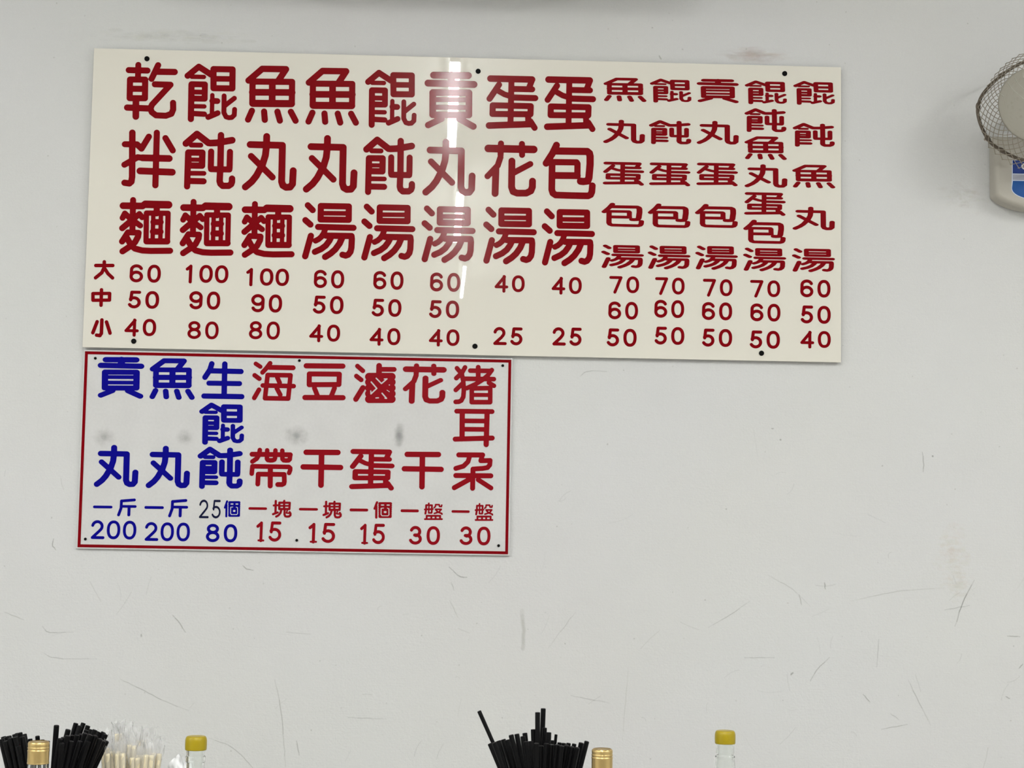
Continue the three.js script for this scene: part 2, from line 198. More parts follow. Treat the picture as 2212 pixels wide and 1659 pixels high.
// ---------------------------------------------------------------- lettering: rounded strokes joined into one outline
const GLYPHS = {
  "乾": {"s":[[11.79,[-46.42,41.53],[-8.65,41.52]],[11.32,[-27.46,52.9],[-27.26,27.01]],[11.79,[-43.15,22.26],[-12.48,22.79],[-11.61,-15.66],[-42.51,-16.2],[-43.15,22.26]],[11.79,[-42.24,3.17],[-12.28,3.68]],[12.26,[-46.79,-35.66],[-2.62,-36.48]],[12.73,[-29.62,-20.23],[-28.7,-53.59]],[11.79,[12.66,53.19],[0.44,24.57]],[12.26,[11.72,39.61],[46.64,40.01]],[11.79,[7.43,13.62],[39.07,13.45],[3.0,-28.6],[0.21,-36.41],[3.31,-44.07],[12.02,-50.14],[32.1,-50.6],[43.04,-46.21],[46.26,-37.18],[45.56,-23.65]]],"c":[]},
  "拌": {"s":[[12.22,[-34.32,53.12],[-31.6,-37.88],[-32.68,-47.51],[-36.54,-51.21],[-46.23,-50.0]],[11.75,[-48.29,29.0],[-24.08,29.34],[-14.84,20.67],[-1.13,45.74]],[11.75,[-47.76,-13.04],[-21.98,2.96],[-13.72,2.19]],[11.75,[32.11,43.66],[47.57,18.56]],[11.75,[14.56,54.29],[15.29,-53.81]],[13.16,[-12.54,1.98],[40.86,1.82]],[13.16,[-16.29,-25.02],[47.96,-26.12]]],"c":[]},
  "麵": {"s":[[11.32,[-27.58,51.18],[-26.72,-13.23]],[12.88,[-47.08,39.2],[-8.42,39.52],[-4.63,42.79]],[14.44,[-3.08,43.14],[43.18,43.08]],[11.71,[19.92,37.94],[20.21,25.22]],[10.93,[-47.23,14.54],[-43.03,23.78],[-30.12,12.14]],[10.93,[-22.42,15.5],[-14.11,23.48],[-8.4,16.61]],[11.71,[-27.75,11.4],[-47.06,-6.06]],[10.77,[-24.54,9.09],[-11.56,-0.16]],[11.71,[-35.43,-14.39],[-46.35,-32.77]],[10.93,[-35.43,-14.39],[-14.33,-14.54]],[11.71,[-14.48,-14.94],[-15.23,-22.52],[-20.69,-33.78],[-32.06,-43.58],[-44.87,-52.62]],[11.71,[-36.58,-26.18],[-28.27,-40.31],[-20.24,-46.65],[-6.06,-49.99],[11.15,-50.55],[49.24,-49.37]],[9.99,[-0.12,25.55],[42.84,25.97],[43.43,-30.73],[0.94,-31.3],[-0.12,25.55]],[11.71,[1.89,-31.52],[43.11,-30.74]],[8.43,[13.71,23.48],[13.94,-29.81]],[8.43,[28.7,23.82],[29.32,-29.46]],[11.55,[14.27,7.58],[28.63,7.91]],[11.87,[14.08,-11.67],[28.92,-11.49]]],"c":[]},
  "餛": {"s":[[11.82,[-47.67,33.67],[-25.82,52.87],[-0.96,37.51]],[8.51,[-39.34,31.94],[-14.98,32.07]],[11.82,[-39.29,15.72],[-38.24,-54.49]],[11.34,[-39.33,16.69],[-12.37,16.88],[-11.9,-12.41],[-38.39,-12.59],[-39.33,16.69]],[9.45,[-38.34,0.73],[-12.33,0.9]],[8.51,[-37.89,-28.32],[-12.11,-28.16]],[10.4,[-37.42,-43.08],[-11.61,-43.89]],[11.82,[3.88,48.78],[42.19,49.02],[42.97,10.05],[5.13,9.57],[3.88,48.78]],[10.87,[4.52,28.93],[42.35,29.4]],[8.51,[3.23,-4.76],[3.58,-45.44]],[11.34,[3.6,-16.38],[13.54,-16.61]],[10.87,[-3.62,-49.74],[15.03,-41.03]],[9.45,[26.91,-5.62],[27.53,-39.99],[32.06,-48.35],[37.78,-49.9],[43.68,-49.27],[48.49,-44.3],[48.82,-32.67]],[9.45,[29.89,-24.92],[47.62,-9.94]]],"c":[]},
  "飩": {"s":[[13.01,[-47.48,32.68],[-25.98,52.55],[-2.38,35.01]],[9.6,[-36.81,29.86],[-17.69,29.99]],[11.79,[-42.41,14.12],[-42.24,-54.8]],[12.2,[-42.01,14.46],[-13.94,14.8],[-13.74,-11.93],[-41.73,-12.02],[-42.01,14.46]],[8.13,[-41.95,-0.07],[-13.48,0.2]],[9.11,[-41.47,-27.79],[-9.34,-27.44]],[11.79,[-41.37,-43.57],[-9.63,-43.56]],[13.01,[0.88,34.67],[14.69,35.58],[45.1,41.62]],[12.36,[22.32,51.38],[23.15,-10.05],[22.56,-42.45],[24.28,-47.81],[28.89,-51.94],[41.09,-51.64],[45.86,-48.12],[47.34,-43.52],[47.29,-36.88]],[11.79,[3.64,17.3],[3.93,-14.67],[4.7,-18.38],[41.24,-18.42],[41.66,-13.76],[41.47,17.62]]],"c":[]},
  "魚": {"s":[[12.32,[-47.62,27.77],[-20.83,52.2],[27.04,52.68],[13.45,30.76]],[11.84,[-39.5,25.79],[40.11,27.07],[40.69,-17.52],[-38.68,-19.04],[-39.5,25.79]],[12.79,[-39.35,3.98],[40.73,5.51]],[12.79,[0.31,26.07],[1.11,-18.03]],[13.74,[-37.75,-18.53],[39.97,-17.29]],[11.84,[-38.97,-33.59],[-46.27,-51.71]],[11.84,[-14.53,-34.67],[-12.62,-51.35]],[11.84,[12.25,-34.23],[17.75,-52.28]],[11.84,[39.26,-33.8],[49.26,-51.72]]],"c":[]},
  "丸": {"s":[[13.22,[-6.7,51.96],[-6.62,32.7],[-8.18,13.41],[-13.53,-5.98],[-25.14,-29.13],[-34.23,-41.38],[-46.67,-52.51]],[13.22,[-39.51,34.56],[25.46,34.43],[25.96,-39.94],[28.79,-47.82],[35.03,-51.28],[43.51,-50.6],[48.05,-44.23],[48.68,-17.01]],[12.28,[-36.93,10.79],[7.29,-31.48]]],"c":[]},
  "湯": {"s":[[11.79,[-44.71,51.56],[-34.63,41.82]],[11.95,[-48.72,21.16],[-38.42,12.38]],[11.95,[-36.88,-10.48],[-47.13,-52.12]],[11.79,[-18.5,50.72],[37.95,50.95],[38.35,23.68],[-18.26,23.2],[-18.5,50.72]],[8.8,[-18.12,35.97],[38.09,36.76]],[11.79,[-22.89,7.94],[48.36,7.71]],[11.0,[-8.62,3.32],[-11.16,-4.72],[-16.07,-12.41],[-21.07,-16.91],[-27.19,-20.24]],[11.95,[-6.71,-9.41],[44.78,-9.04],[45.66,-15.4],[45.17,-32.96],[43.49,-40.98],[39.09,-47.06],[34.03,-49.01],[27.62,-47.4]],[11.79,[4.72,-10.74],[0.63,-19.61],[-6.2,-29.34],[-15.44,-36.72],[-28.02,-42.75]],[12.26,[26.75,-11.04],[21.21,-24.73],[12.87,-36.88],[3.66,-45.47],[-7.01,-52.49]]],"c":[]},
  "貢": {"s":[[13.44,[-36.38,51.78],[34.12,52.81]],[13.44,[-47.31,35.02],[45.93,34.58]],[14.53,[-0.05,52.69],[-0.07,35.47]],[12.72,[-37.48,15.63],[36.28,16.93],[36.83,-28.99],[-36.56,-30.46],[-37.48,15.63]],[10.9,[-37.5,16.93],[36.26,18.04]],[9.45,[-37.19,1.2],[36.57,2.49]],[9.45,[-36.88,-14.54],[36.89,-13.43]],[11.99,[-35.83,-30.81],[36.12,-29.37]],[12.35,[-18.6,-37.79],[-45.22,-51.79]],[12.72,[17.73,-37.24],[46.39,-52.45]]],"c":[]},
  "蛋": {"s":[[12.78,[-44.44,49.46],[39.49,49.68]],[11.55,[39.87,49.38],[33.72,32.0]],[11.39,[-2.02,44.41],[-2.5,-43.27]],[11.55,[0.5,29.21],[40.15,29.34]],[11.93,[-1.57,11.55],[46.49,11.34]],[11.7,[-26.95,37.14],[-45.56,7.71]],[10.93,[-26.37,23.45],[-15.51,17.46],[-3.14,13.86]],[11.7,[-38.9,-5.67],[37.79,-5.47],[37.4,-22.24],[-39.12,-23.53],[-38.9,-5.67]],[12.78,[-45.56,-47.48],[36.92,-42.6]],[11.55,[32.82,-25.17],[33.42,-40.03]],[11.55,[37.61,-36.79],[46.26,-50.04]]],"c":[]},
  "花": {"s":[[14.61,[-46.08,40.19],[44.72,40.24]],[11.48,[-20.95,50.85],[-21.34,27.55]],[11.48,[21.06,51.05],[21.7,28.57]],[11.48,[-21.52,22.78],[-26.71,5.72],[-46.69,-16.46]],[13.04,[-30.25,-0.98],[-30.97,-51.29]],[13.04,[1.56,15.65],[1.67,-37.28],[4.96,-46.46],[13.1,-49.45],[31.35,-49.01],[40.41,-44.3],[43.4,-36.29],[43.46,-24.38]],[11.48,[5.88,-8.07],[38.44,10.44]]],"c":[]},
  "包": {"s":[[13.13,[-26.24,50.89],[-34.12,33.76],[-46.57,13.47]],[13.92,[-27.82,38.91],[35.84,39.46],[40.27,35.94],[41.71,29.92],[41.93,13.8],[39.93,-13.67],[37.47,-20.58],[28.74,-21.84],[23.16,-21.32]],[11.93,[-33.87,16.19],[14.67,16.78],[16.54,14.0],[16.65,-11.0]],[13.13,[-33.89,-10.99],[16.48,-10.35]],[12.73,[-34.43,16.02],[-34.53,-39.63],[-32.2,-46.83],[-26.57,-50.57],[6.86,-50.9],[38.69,-50.79],[43.83,-48.25],[46.14,-42.55],[47.0,-30.03]]],"c":[]},
  "大": {"s":[[6.75,[-17.07,8.4],[16.92,9.14]],[6.75,[-0.35,16.14],[-0.18,4.95],[-4.54,-5.82],[-16.66,-16.26]],[6.75,[1.16,2.44],[8.04,-7.58],[17.35,-15.77]]],"c":[]},
  "中": {"s":[[6.49,[-0.22,15.97],[-0.03,-15.97]],[6.49,[-16.65,7.76],[16.04,8.71],[16.05,-4.98],[-16.14,-5.92],[-16.65,7.76]]],"c":[]},
  "小": {"s":[[6.73,[0.29,15.68],[0.29,-11.12],[-2.53,-15.72],[-9.05,-14.85]],[6.73,[-9.05,11.95],[-16.7,-10.2]],[6.73,[9.66,11.83],[17.47,-10.26]]],"c":[]},
  "n60": {"s":[[5.79,[-7.24,-6.38],[-7.49,-8.35],[-8.24,-10.21],[-9.45,-11.88],[-11.05,-13.28],[-12.98,-14.33],[-15.12,-14.98],[-17.37,-15.2],[-19.63,-14.98],[-21.77,-14.33],[-23.69,-13.28],[-25.3,-11.88],[-26.5,-10.21],[-27.25,-8.35],[-27.51,-6.38],[-27.25,-4.42],[-26.5,-2.56],[-25.3,-0.89],[-23.69,0.51],[-21.77,1.56],[-19.63,2.21],[-17.37,2.43],[-15.12,2.21],[-12.98,1.56],[-11.05,0.51],[-9.45,-0.89],[-8.24,-2.56],[-7.49,-4.42],[-7.24,-6.38]],[5.79,[-8.19,9.96],[-8.91,11.22],[-9.89,12.36],[-11.09,13.34],[-12.49,14.13],[-14.03,14.72],[-15.68,15.08],[-17.37,15.2],[-19.07,15.08],[-20.71,14.72],[-22.26,14.13],[-23.65,13.34],[-24.86,12.36],[-25.83,11.22],[-26.55,9.96],[-27.0,8.62],[-27.14,7.24],[-27.51,-5.79]],[5.79,[27.51,-0.0],[27.28,-4.05],[26.62,-7.29],[25.53,-10.03],[24.06,-12.24],[22.23,-13.87],[20.07,-14.86],[17.37,-15.2],[14.67,-14.86],[12.51,-13.87],[10.69,-12.24],[9.21,-10.03],[8.13,-7.29],[7.46,-4.05],[7.24,-0.0],[7.46,4.05],[8.13,7.29],[9.21,10.03],[10.69,12.24],[12.51,13.87],[14.67,14.86],[17.37,15.2],[20.07,14.86],[22.23,13.87],[24.06,12.24],[25.53,10.03],[26.62,7.29],[27.28,4.05],[27.51,0.0]]],"c":[]},
  "n50": {"s":[[5.79,[-8.44,15.2],[-22.91,15.2],[-24.72,-0.72]],[5.79,[-24.72,0.72],[-25.12,0.86],[-22.97,2.43],[-20.46,3.37],[-17.78,3.61],[-15.13,3.14],[-12.72,2.0],[-10.72,0.26],[-9.29,-1.94],[-8.54,-4.43],[-8.52,-7.02],[-9.24,-9.52],[-10.63,-11.73],[-12.6,-13.5],[-15.0,-14.68],[-17.64,-15.18],[-20.32,-14.98],[-22.85,-14.07],[-25.02,-12.54],[-26.67,-10.5]],[5.79,[26.67,-0.0],[26.45,-4.05],[25.78,-7.29],[24.7,-10.03],[23.22,-12.24],[21.4,-13.87],[19.24,-14.86],[16.54,-15.2],[13.84,-14.86],[11.68,-13.87],[9.85,-12.24],[8.38,-10.03],[7.29,-7.29],[6.63,-4.05],[6.4,-0.0],[6.63,4.05],[7.29,7.29],[8.38,10.03],[9.85,12.24],[11.68,13.87],[13.84,14.86],[16.54,15.2],[19.24,14.86],[21.4,13.87],[23.22,12.24],[24.7,10.03],[25.78,7.29],[26.45,4.05],[26.67,0.0]]],"c":[]},
  "n40": {"s":[[5.79,[-11.76,-16.11],[-11.76,16.11]],[5.79,[-11.04,15.38],[-28.05,-6.7],[-5.97,-6.7]],[5.79,[28.05,0.9],[27.82,-3.15],[27.16,-6.39],[26.08,-9.13],[24.6,-11.34],[22.78,-12.96],[20.62,-13.96],[17.92,-14.3],[15.21,-13.96],[13.05,-12.96],[11.23,-11.34],[9.75,-9.13],[8.67,-6.39],[8.01,-3.15],[7.78,0.9],[8.01,4.96],[8.67,8.2],[9.75,10.94],[11.23,13.15],[13.05,14.77],[15.21,15.77],[17.92,16.11],[20.62,15.77],[22.78,14.77],[24.6,13.15],[26.08,10.94],[27.16,8.2],[27.82,4.96],[28.05,0.9]]],"c":[]},
  "n100": {"s":[[5.79,[-32.57,-16.11],[-32.21,16.11]],[5.79,[-32.57,15.38],[-39.09,9.95]],[5.79,[8.32,0.9],[8.1,-3.15],[7.44,-6.39],[6.35,-9.13],[4.88,-11.34],[3.05,-12.96],[0.89,-13.96],[-1.81,-14.3],[-4.51,-13.96],[-6.67,-12.96],[-8.5,-11.34],[-9.97,-9.13],[-11.05,-6.39],[-11.72,-3.15],[-11.94,0.9],[-11.72,4.96],[-11.05,8.2],[-9.97,10.94],[-8.5,13.15],[-6.67,14.77],[-4.51,15.77],[-1.81,16.11],[0.89,15.77],[3.05,14.77],[4.88,13.15],[6.35,10.94],[7.44,8.2],[8.1,4.96],[8.32,0.9]],[5.79,[39.09,0.9],[38.86,-3.15],[38.2,-6.39],[37.11,-9.13],[35.64,-11.34],[33.81,-12.96],[31.65,-13.96],[28.95,-14.3],[26.25,-13.96],[24.09,-12.96],[22.27,-11.34],[20.79,-9.13],[19.71,-6.39],[19.04,-3.15],[18.82,0.9],[19.04,4.96],[19.71,8.2],[20.79,10.94],[22.27,13.15],[24.09,14.77],[26.25,15.77],[28.95,16.11],[31.65,15.77],[33.81,14.77],[35.64,13.15],[37.11,10.94],[38.2,8.2],[38.86,4.96],[39.09,0.9]]],"c":[]},
  "n90": {"s":[[5.79,[-27.51,6.38],[-27.25,8.35],[-26.5,10.21],[-25.3,11.88],[-23.69,13.28],[-21.77,14.33],[-19.63,14.98],[-17.37,15.2],[-15.12,14.98],[-12.98,14.33],[-11.05,13.28],[-9.45,11.88],[-8.24,10.21],[-7.49,8.35],[-7.24,6.38],[-7.49,4.42],[-8.24,2.56],[-9.45,0.89],[-11.05,-0.51],[-12.98,-1.56],[-15.12,-2.21],[-17.37,-2.43],[-19.63,-2.21],[-21.77,-1.56],[-23.69,-0.51],[-25.3,0.89],[-26.5,2.56],[-27.25,4.42],[-27.51,6.38]],[5.79,[-26.55,-9.96],[-25.83,-11.22],[-24.86,-12.36],[-23.65,-13.34],[-22.26,-14.13],[-20.71,-14.72],[-19.07,-15.08],[-17.37,-15.2],[-15.68,-15.08],[-14.03,-14.72],[-12.49,-14.13],[-11.09,-13.34],[-9.89,-12.36],[-8.91,-11.22],[-8.19,-9.96],[-7.75,-8.62],[-7.6,-7.24],[-7.24,5.79]],[5.79,[27.51,-0.0],[27.28,-4.05],[26.62,-7.29],[25.53,-10.03],[24.06,-12.24],[22.23,-13.87],[20.07,-14.86],[17.37,-15.2],[14.67,-14.86],[12.51,-13.87],[10.69,-12.24],[9.21,-10.03],[8.13,-7.29],[7.46,-4.05],[7.24,-0.0],[7.46,4.05],[8.13,7.29],[9.21,10.03],[10.69,12.24],[12.51,13.87],[14.67,14.86],[17.37,15.2],[20.07,14.86],[22.23,13.87],[24.06,12.24],[25.53,10.03],[26.62,7.29],[27.28,4.05],[27.51,0.0]]],"c":[]},
  "n80": {"s":[[5.43,[-8.51,8.32],[-8.73,6.75],[-9.38,5.26],[-10.44,3.92],[-11.84,2.81],[-13.52,1.97],[-15.4,1.44],[-17.37,1.27],[-19.35,1.44],[-21.22,1.97],[-22.9,2.81],[-24.3,3.92],[-25.36,5.26],[-26.02,6.75],[-26.24,8.32],[-26.02,9.89],[-25.36,11.39],[-24.3,12.72],[-22.9,13.84],[-21.22,14.68],[-19.35,15.2],[-17.37,15.38],[-15.4,15.2],[-13.52,14.68],[-11.84,13.84],[-10.44,12.72],[-9.38,11.39],[-8.73,9.89],[-8.51,8.32]],[5.43,[-7.06,-7.24],[-7.32,-9.05],[-8.08,-10.77],[-9.31,-12.32],[-10.94,-13.61],[-12.9,-14.58],[-15.08,-15.18],[-17.37,-15.38],[-19.67,-15.18],[-21.85,-14.58],[-23.8,-13.61],[-25.44,-12.32],[-26.67,-10.77],[-27.43,-9.05],[-27.69,-7.24],[-27.43,-5.43],[-26.67,-3.71],[-25.44,-2.16],[-23.8,-0.87],[-21.85,0.1],[-19.67,0.7],[-17.37,0.9],[-15.08,0.7],[-12.9,0.1],[-10.94,-0.87],[-9.31,-2.16],[-8.08,-3.71],[-7.32,-5.43],[-7.06,-7.24]],[5.43,[27.69,-0.0],[27.46,-4.1],[26.78,-7.38],[25.68,-10.15],[24.18,-12.39],[22.32,-14.03],[20.12,-15.04],[17.37,-15.38],[14.62,-15.04],[12.43,-14.03],[10.57,-12.39],[9.07,-10.15],[7.96,-7.38],[7.29,-4.1],[7.06,-0.0],[7.29,4.1],[7.96,7.38],[9.07,10.15],[10.57,12.39],[12.43,14.03],[14.62,15.04],[17.37,15.38],[20.12,15.04],[22.32,14.03],[24.18,12.39],[25.68,10.15],[26.78,7.38],[27.46,4.1],[27.69,0.0]]],"c":[]},
  "n25": {"s":[[5.79,[-26.28,8.02],[-25.6,10.14],[-24.38,12.01],[-22.7,13.54],[-20.68,14.6],[-18.44,15.14],[-16.14,15.12],[-13.91,14.54],[-11.91,13.44],[-10.26,11.89],[-9.08,9.99],[-8.43,7.86],[-8.37,5.65],[-8.89,3.49],[-9.96,1.53],[-13.39,-2.9],[-26.42,-15.2],[-5.43,-15.2]],[5.79,[26.42,15.2],[11.94,15.2],[10.13,-0.72]],[5.79,[10.13,0.72],[9.74,0.86],[11.89,2.43],[14.39,3.37],[17.07,3.61],[19.72,3.14],[22.14,2.0],[24.13,0.26],[25.56,-1.94],[26.32,-4.43],[26.34,-7.02],[25.62,-9.52],[24.22,-11.73],[22.25,-13.5],[19.86,-14.68],[17.22,-15.18],[14.53,-14.98],[12.01,-14.07],[9.84,-12.54],[8.19,-10.5]]],"c":[]},
  "n70": {"s":[[5.79,[-27.87,16.11],[-6.88,16.11],[-19.18,-16.11]],[5.79,[27.87,0.9],[27.64,-3.15],[26.98,-6.39],[25.89,-9.13],[24.42,-11.34],[22.59,-12.96],[20.43,-13.96],[17.73,-14.3],[15.03,-13.96],[12.87,-12.96],[11.05,-11.34],[9.57,-9.13],[8.49,-6.39],[7.82,-3.15],[7.6,0.9],[7.82,4.96],[8.49,8.2],[9.57,10.94],[11.05,13.15],[12.87,14.77],[15.03,15.77],[17.73,16.11],[20.43,15.77],[22.59,14.77],[24.42,13.15],[25.89,10.94],[26.98,8.2],[27.64,4.96],[27.87,0.9]]],"c":[]},
  "生": {"s":[[10.84,[-22.81,32.27],[-25.98,20.42],[-35.31,5.09]],[10.42,[-24.88,18.34],[35.21,18.05]],[10.84,[2.85,32.35],[3.39,-31.6]],[10.01,[-27.23,-6.53],[33.05,-6.19]],[10.42,[-36.22,-32.38],[38.24,-32.17]]],"c":[]},
  "海": {"s":[[8.58,[-36.77,33.41],[-27.71,27.72]],[9.19,[-38.25,10.4],[-28.86,3.79]],[9.19,[-28.97,-18.02],[-37.7,-34.44]],[9.19,[-8.61,34.89],[-15.38,25.18],[-23.09,16.38]],[9.8,[-9.29,26.66],[36.93,26.83]],[9.19,[-12.84,11.52],[32.22,11.79],[28.95,-34.49],[-16.72,-34.65],[-12.84,11.52]],[9.19,[-21.74,-9.42],[38.96,-9.58]],[9.19,[6.3,7.07],[11.19,-3.33]],[9.19,[6.0,-14.56],[13.1,-27.08]]],"c":[]},
  "帶": {"s":[[9.15,[-23.38,35.11],[-24.34,26.03],[-28.99,17.99],[-37.25,12.2]],[9.76,[-38.39,26.51],[36.97,26.83]],[9.03,[-8.85,34.76],[-8.86,18.35],[-6.95,15.63],[-2.66,15.09],[2.82,15.5],[5.83,16.78],[7.09,19.86],[7.44,34.87]],[9.03,[20.88,34.68],[21.66,18.29],[24.17,15.76],[29.07,15.36],[33.94,15.75],[36.19,17.94],[36.97,26.83]],[9.03,[-37.78,-11.69],[-36.98,2.78],[34.92,2.91],[37.55,0.51],[37.55,-3.47],[35.57,-9.02]],[9.52,[-25.42,-31.86],[-25.06,-12.38],[25.89,-12.13],[26.73,-26.32],[25.81,-30.32],[22.5,-32.03],[13.84,-32.07]],[10.07,[-1.55,1.95],[-0.85,-35.09]]],"c":[]},
  "豆": {"s":[[10.46,[-35.68,31.13],[36.32,31.91]],[10.04,[-29.18,15.02],[29.84,15.76],[29.54,-4.9],[-28.83,-6.47],[-29.18,15.02]],[9.63,[-18.39,-13.22],[-12.14,-27.85]],[9.63,[20.95,-12.45],[15.48,-27.31]],[10.46,[-36.53,-32.12],[38.19,-31.08]]],"c":[]},
  "干": {"s":[[10.83,[-32.01,32.12],[30.92,32.83]],[10.83,[-37.08,2.99],[36.92,3.07]],[11.25,[-1.33,30.79],[-0.91,-32.5]]],"c":[]},
  "滷": {"s":[[9.23,[-35.04,32.85],[-24.17,23.6]],[9.35,[-36.6,12.96],[-27.07,5.72]],[10.58,[-23.25,-9.93],[-36.5,-32.78]],[11.19,[7.45,34.25],[7.51,16.05]],[9.53,[12.78,27.3],[37.14,27.65]],[15.38,[-11.97,12.2],[32.69,13.08]],[15.38,[-11.71,1.44],[32.94,2.32]],[15.38,[-11.44,-10.0],[33.21,-9.13]],[15.38,[-11.17,-21.45],[33.49,-20.57]],[15.38,[-10.91,-32.21],[33.74,-31.33]]],"c":[[2.58,[2.44,9.45],[12.83,-0.86],[23.38,8.63]],[2.21,[18.16,8.22],[23.07,8.81]],[2.71,[-7.23,1.84],[3.84,-10.63],[-7.28,-21.68]],[2.46,[-7.73,-15.81],[-7.31,-20.75]],[2.46,[2.75,-29.53],[7.66,-29.12]],[2.71,[14.52,-20.01],[23.37,-29.93]],[2.46,[20.59,-29.61],[23.37,-29.93]],[2.21,[28.4,-3.22],[28.65,-3.46]],[1.35,[23.91,-13.64],[28.9,-16.82]]]},
  "猪": {"s":[[9.26,[-36.29,31.96],[-26.07,20.5]],[9.26,[-20.15,33.95],[-26.12,22.98],[-37.16,12.23]],[9.26,[-26.73,22.35],[-23.23,6.92],[-21.64,-11.65],[-22.45,-24.68],[-26.32,-32.19],[-31.22,-34.65],[-37.51,-35.02]],[9.26,[-23.89,2.57],[-37.7,-11.34]],[9.75,[6.08,34.77],[6.58,8.13]],[9.26,[-9.54,27.77],[29.98,27.93]],[9.26,[-22.2,11.41],[37.82,11.71]],[9.26,[33.35,29.73],[25.83,19.04],[15.5,10.16],[0.85,0.57],[-15.67,-7.19]],[9.14,[27.96,4.21],[38.25,-1.54]],[9.26,[-5.91,-7.62],[30.93,-6.27],[31.27,-34.29],[-5.58,-34.89],[-5.91,-7.62]],[8.15,[-5.79,-7.3],[30.63,-6.78]],[8.03,[-5.54,-20.5],[30.88,-20.04]]],"c":[]},
  "耳": {"s":[[9.66,[-34.43,33.01],[35.92,33.5]],[10.5,[-23.29,32.38],[-22.69,-22.31]],[10.5,[26.05,33.31],[25.4,-32.76]],[9.24,[-21.89,13.89],[25.35,14.36]],[9.24,[-21.58,-2.93],[25.67,-2.46]],[10.08,[-36.32,-22.98],[37.12,-19.5]]],"c":[]},
  "朵": {"s":[[10.06,[-28.27,32.48],[19.49,33.13]],[9.64,[19.09,32.29],[15.94,21.76]],[9.64,[-6.24,30.78],[-9.58,19.2],[-18.42,10.25],[-33.63,5.57]],[9.64,[18.03,21.79],[34.78,22.51],[34.11,13.7],[29.81,8.39],[20.41,6.55],[3.67,5.2]],[10.06,[-33.37,-8.45],[36.61,-7.83]],[10.06,[0.75,4.73],[0.62,-32.98]],[10.06,[-5.37,-15.28],[-35.85,-32.59]],[9.64,[11.41,-16.03],[37.27,-31.9]]],"c":[]},
  "一": {"s":[[5.57,[-16.3,-0.07],[16.3,0.07]]],"c":[]},
  "斤": {"s":[[4.75,[14.38,15.13],[-11.14,12.61],[-11.46,-1.49],[-15.93,-15.05]],[4.54,[-10.35,2.05],[16.5,2.1]],[4.95,[4.36,0.85],[4.3,-14.7]]],"c":[]},
  "個": {"s":[[3.48,[-10.47,15.66],[-14.54,2.29]],[3.48,[-11.49,7.83],[-11.22,-16.03]],[4.97,[-5.35,13.09],[13.31,13.41]],[4.97,[-5.23,9.27],[13.31,9.59]],[4.97,[-5.11,5.28],[13.32,5.6]],[4.97,[-4.99,1.29],[13.32,1.61]],[4.97,[-4.87,-2.69],[13.32,-2.38]],[4.97,[-4.74,-6.68],[13.33,-6.37]],[4.97,[-4.62,-10.67],[13.33,-10.36]],[4.97,[-4.52,-13.82],[13.33,-13.51]]],"c":[[2.59,[-2.34,10.05],[1.14,10.11]],[2.59,[7.77,10.16],[10.92,10.21]],[1.72,[1.0,3.89],[-2.96,3.32],[-2.9,-9.31],[-1.16,-12.0],[9.45,-11.82],[11.21,-9.89]],[1.66,[8.14,3.68],[10.82,2.73],[11.19,-9.06]],[4.31,[3.91,-4.2],[4.73,-4.19]]]},
  "塊": {"s":[[3.73,[-12.15,14.86],[-12.12,-8.28]],[3.33,[-15.92,6.13],[-6.78,6.63]],[3.73,[-16.65,-10.79],[-7.92,-7.31]],[3.66,[4.32,15.31],[3.72,12.47]],[3.73,[-5.18,11.65],[15.13,11.77],[14.71,-0.26],[-4.93,-0.6],[-5.18,11.65]],[3.06,[-5.09,5.49],[14.55,5.93]],[3.66,[4.2,13.14],[4.4,-0.84]],[3.66,[-0.75,-1.26],[-2.41,-7.95],[-5.95,-12.67],[-10.47,-15.35]],[3.66,[5.57,-1.15],[5.49,-10.81],[7.08,-14.28],[10.09,-15.06],[14.41,-14.65],[17.09,-12.44],[17.19,-8.94],[15.36,-6.31]],[2.53,[10.92,-1.73],[9.25,-8.08],[14.25,-8.49]]],"c":[]},
  "盤": {"s":[[2.81,[-9.11,15.59],[-9.71,12.41]],[3.27,[-14.31,11.66],[-14.26,2.99],[-15.5,-4.87]],[3.01,[-14.32,11.99],[-2.75,11.86]],[3.07,[-2.95,11.52],[-3.23,-2.16]],[2.67,[-9.05,-3.42],[-3.37,-3.49],[-3.14,-1.82]],[3.07,[-16.81,3.28],[-1.19,4.38]],[2.54,[-8.76,11.42],[-9.06,-2.92]],[2.67,[10.98,13.43],[4.13,13.31],[3.55,9.3],[1.42,7.26]],[2.67,[10.98,13.43],[11.89,9.78],[15.41,9.5],[16.18,12.52]],[2.81,[4.16,3.97],[15.35,4.17],[11.29,-1.24],[1.99,-4.24]],[2.94,[5.02,2.65],[9.29,-1.61],[16.53,-4.15],[16.88,-5.31]],[3.34,[-12.94,-9.26],[13.52,-8.81]],[3.21,[-12.77,-9.49],[-12.97,-15.67]],[3.27,[13.39,-9.04],[13.51,-14.88]],[3.21,[-3.75,-9.34],[-3.62,-15.51]],[3.21,[4.5,-9.2],[4.73,-15.36]],[3.01,[-16.31,-15.92],[17.09,-15.35]]],"c":[]},
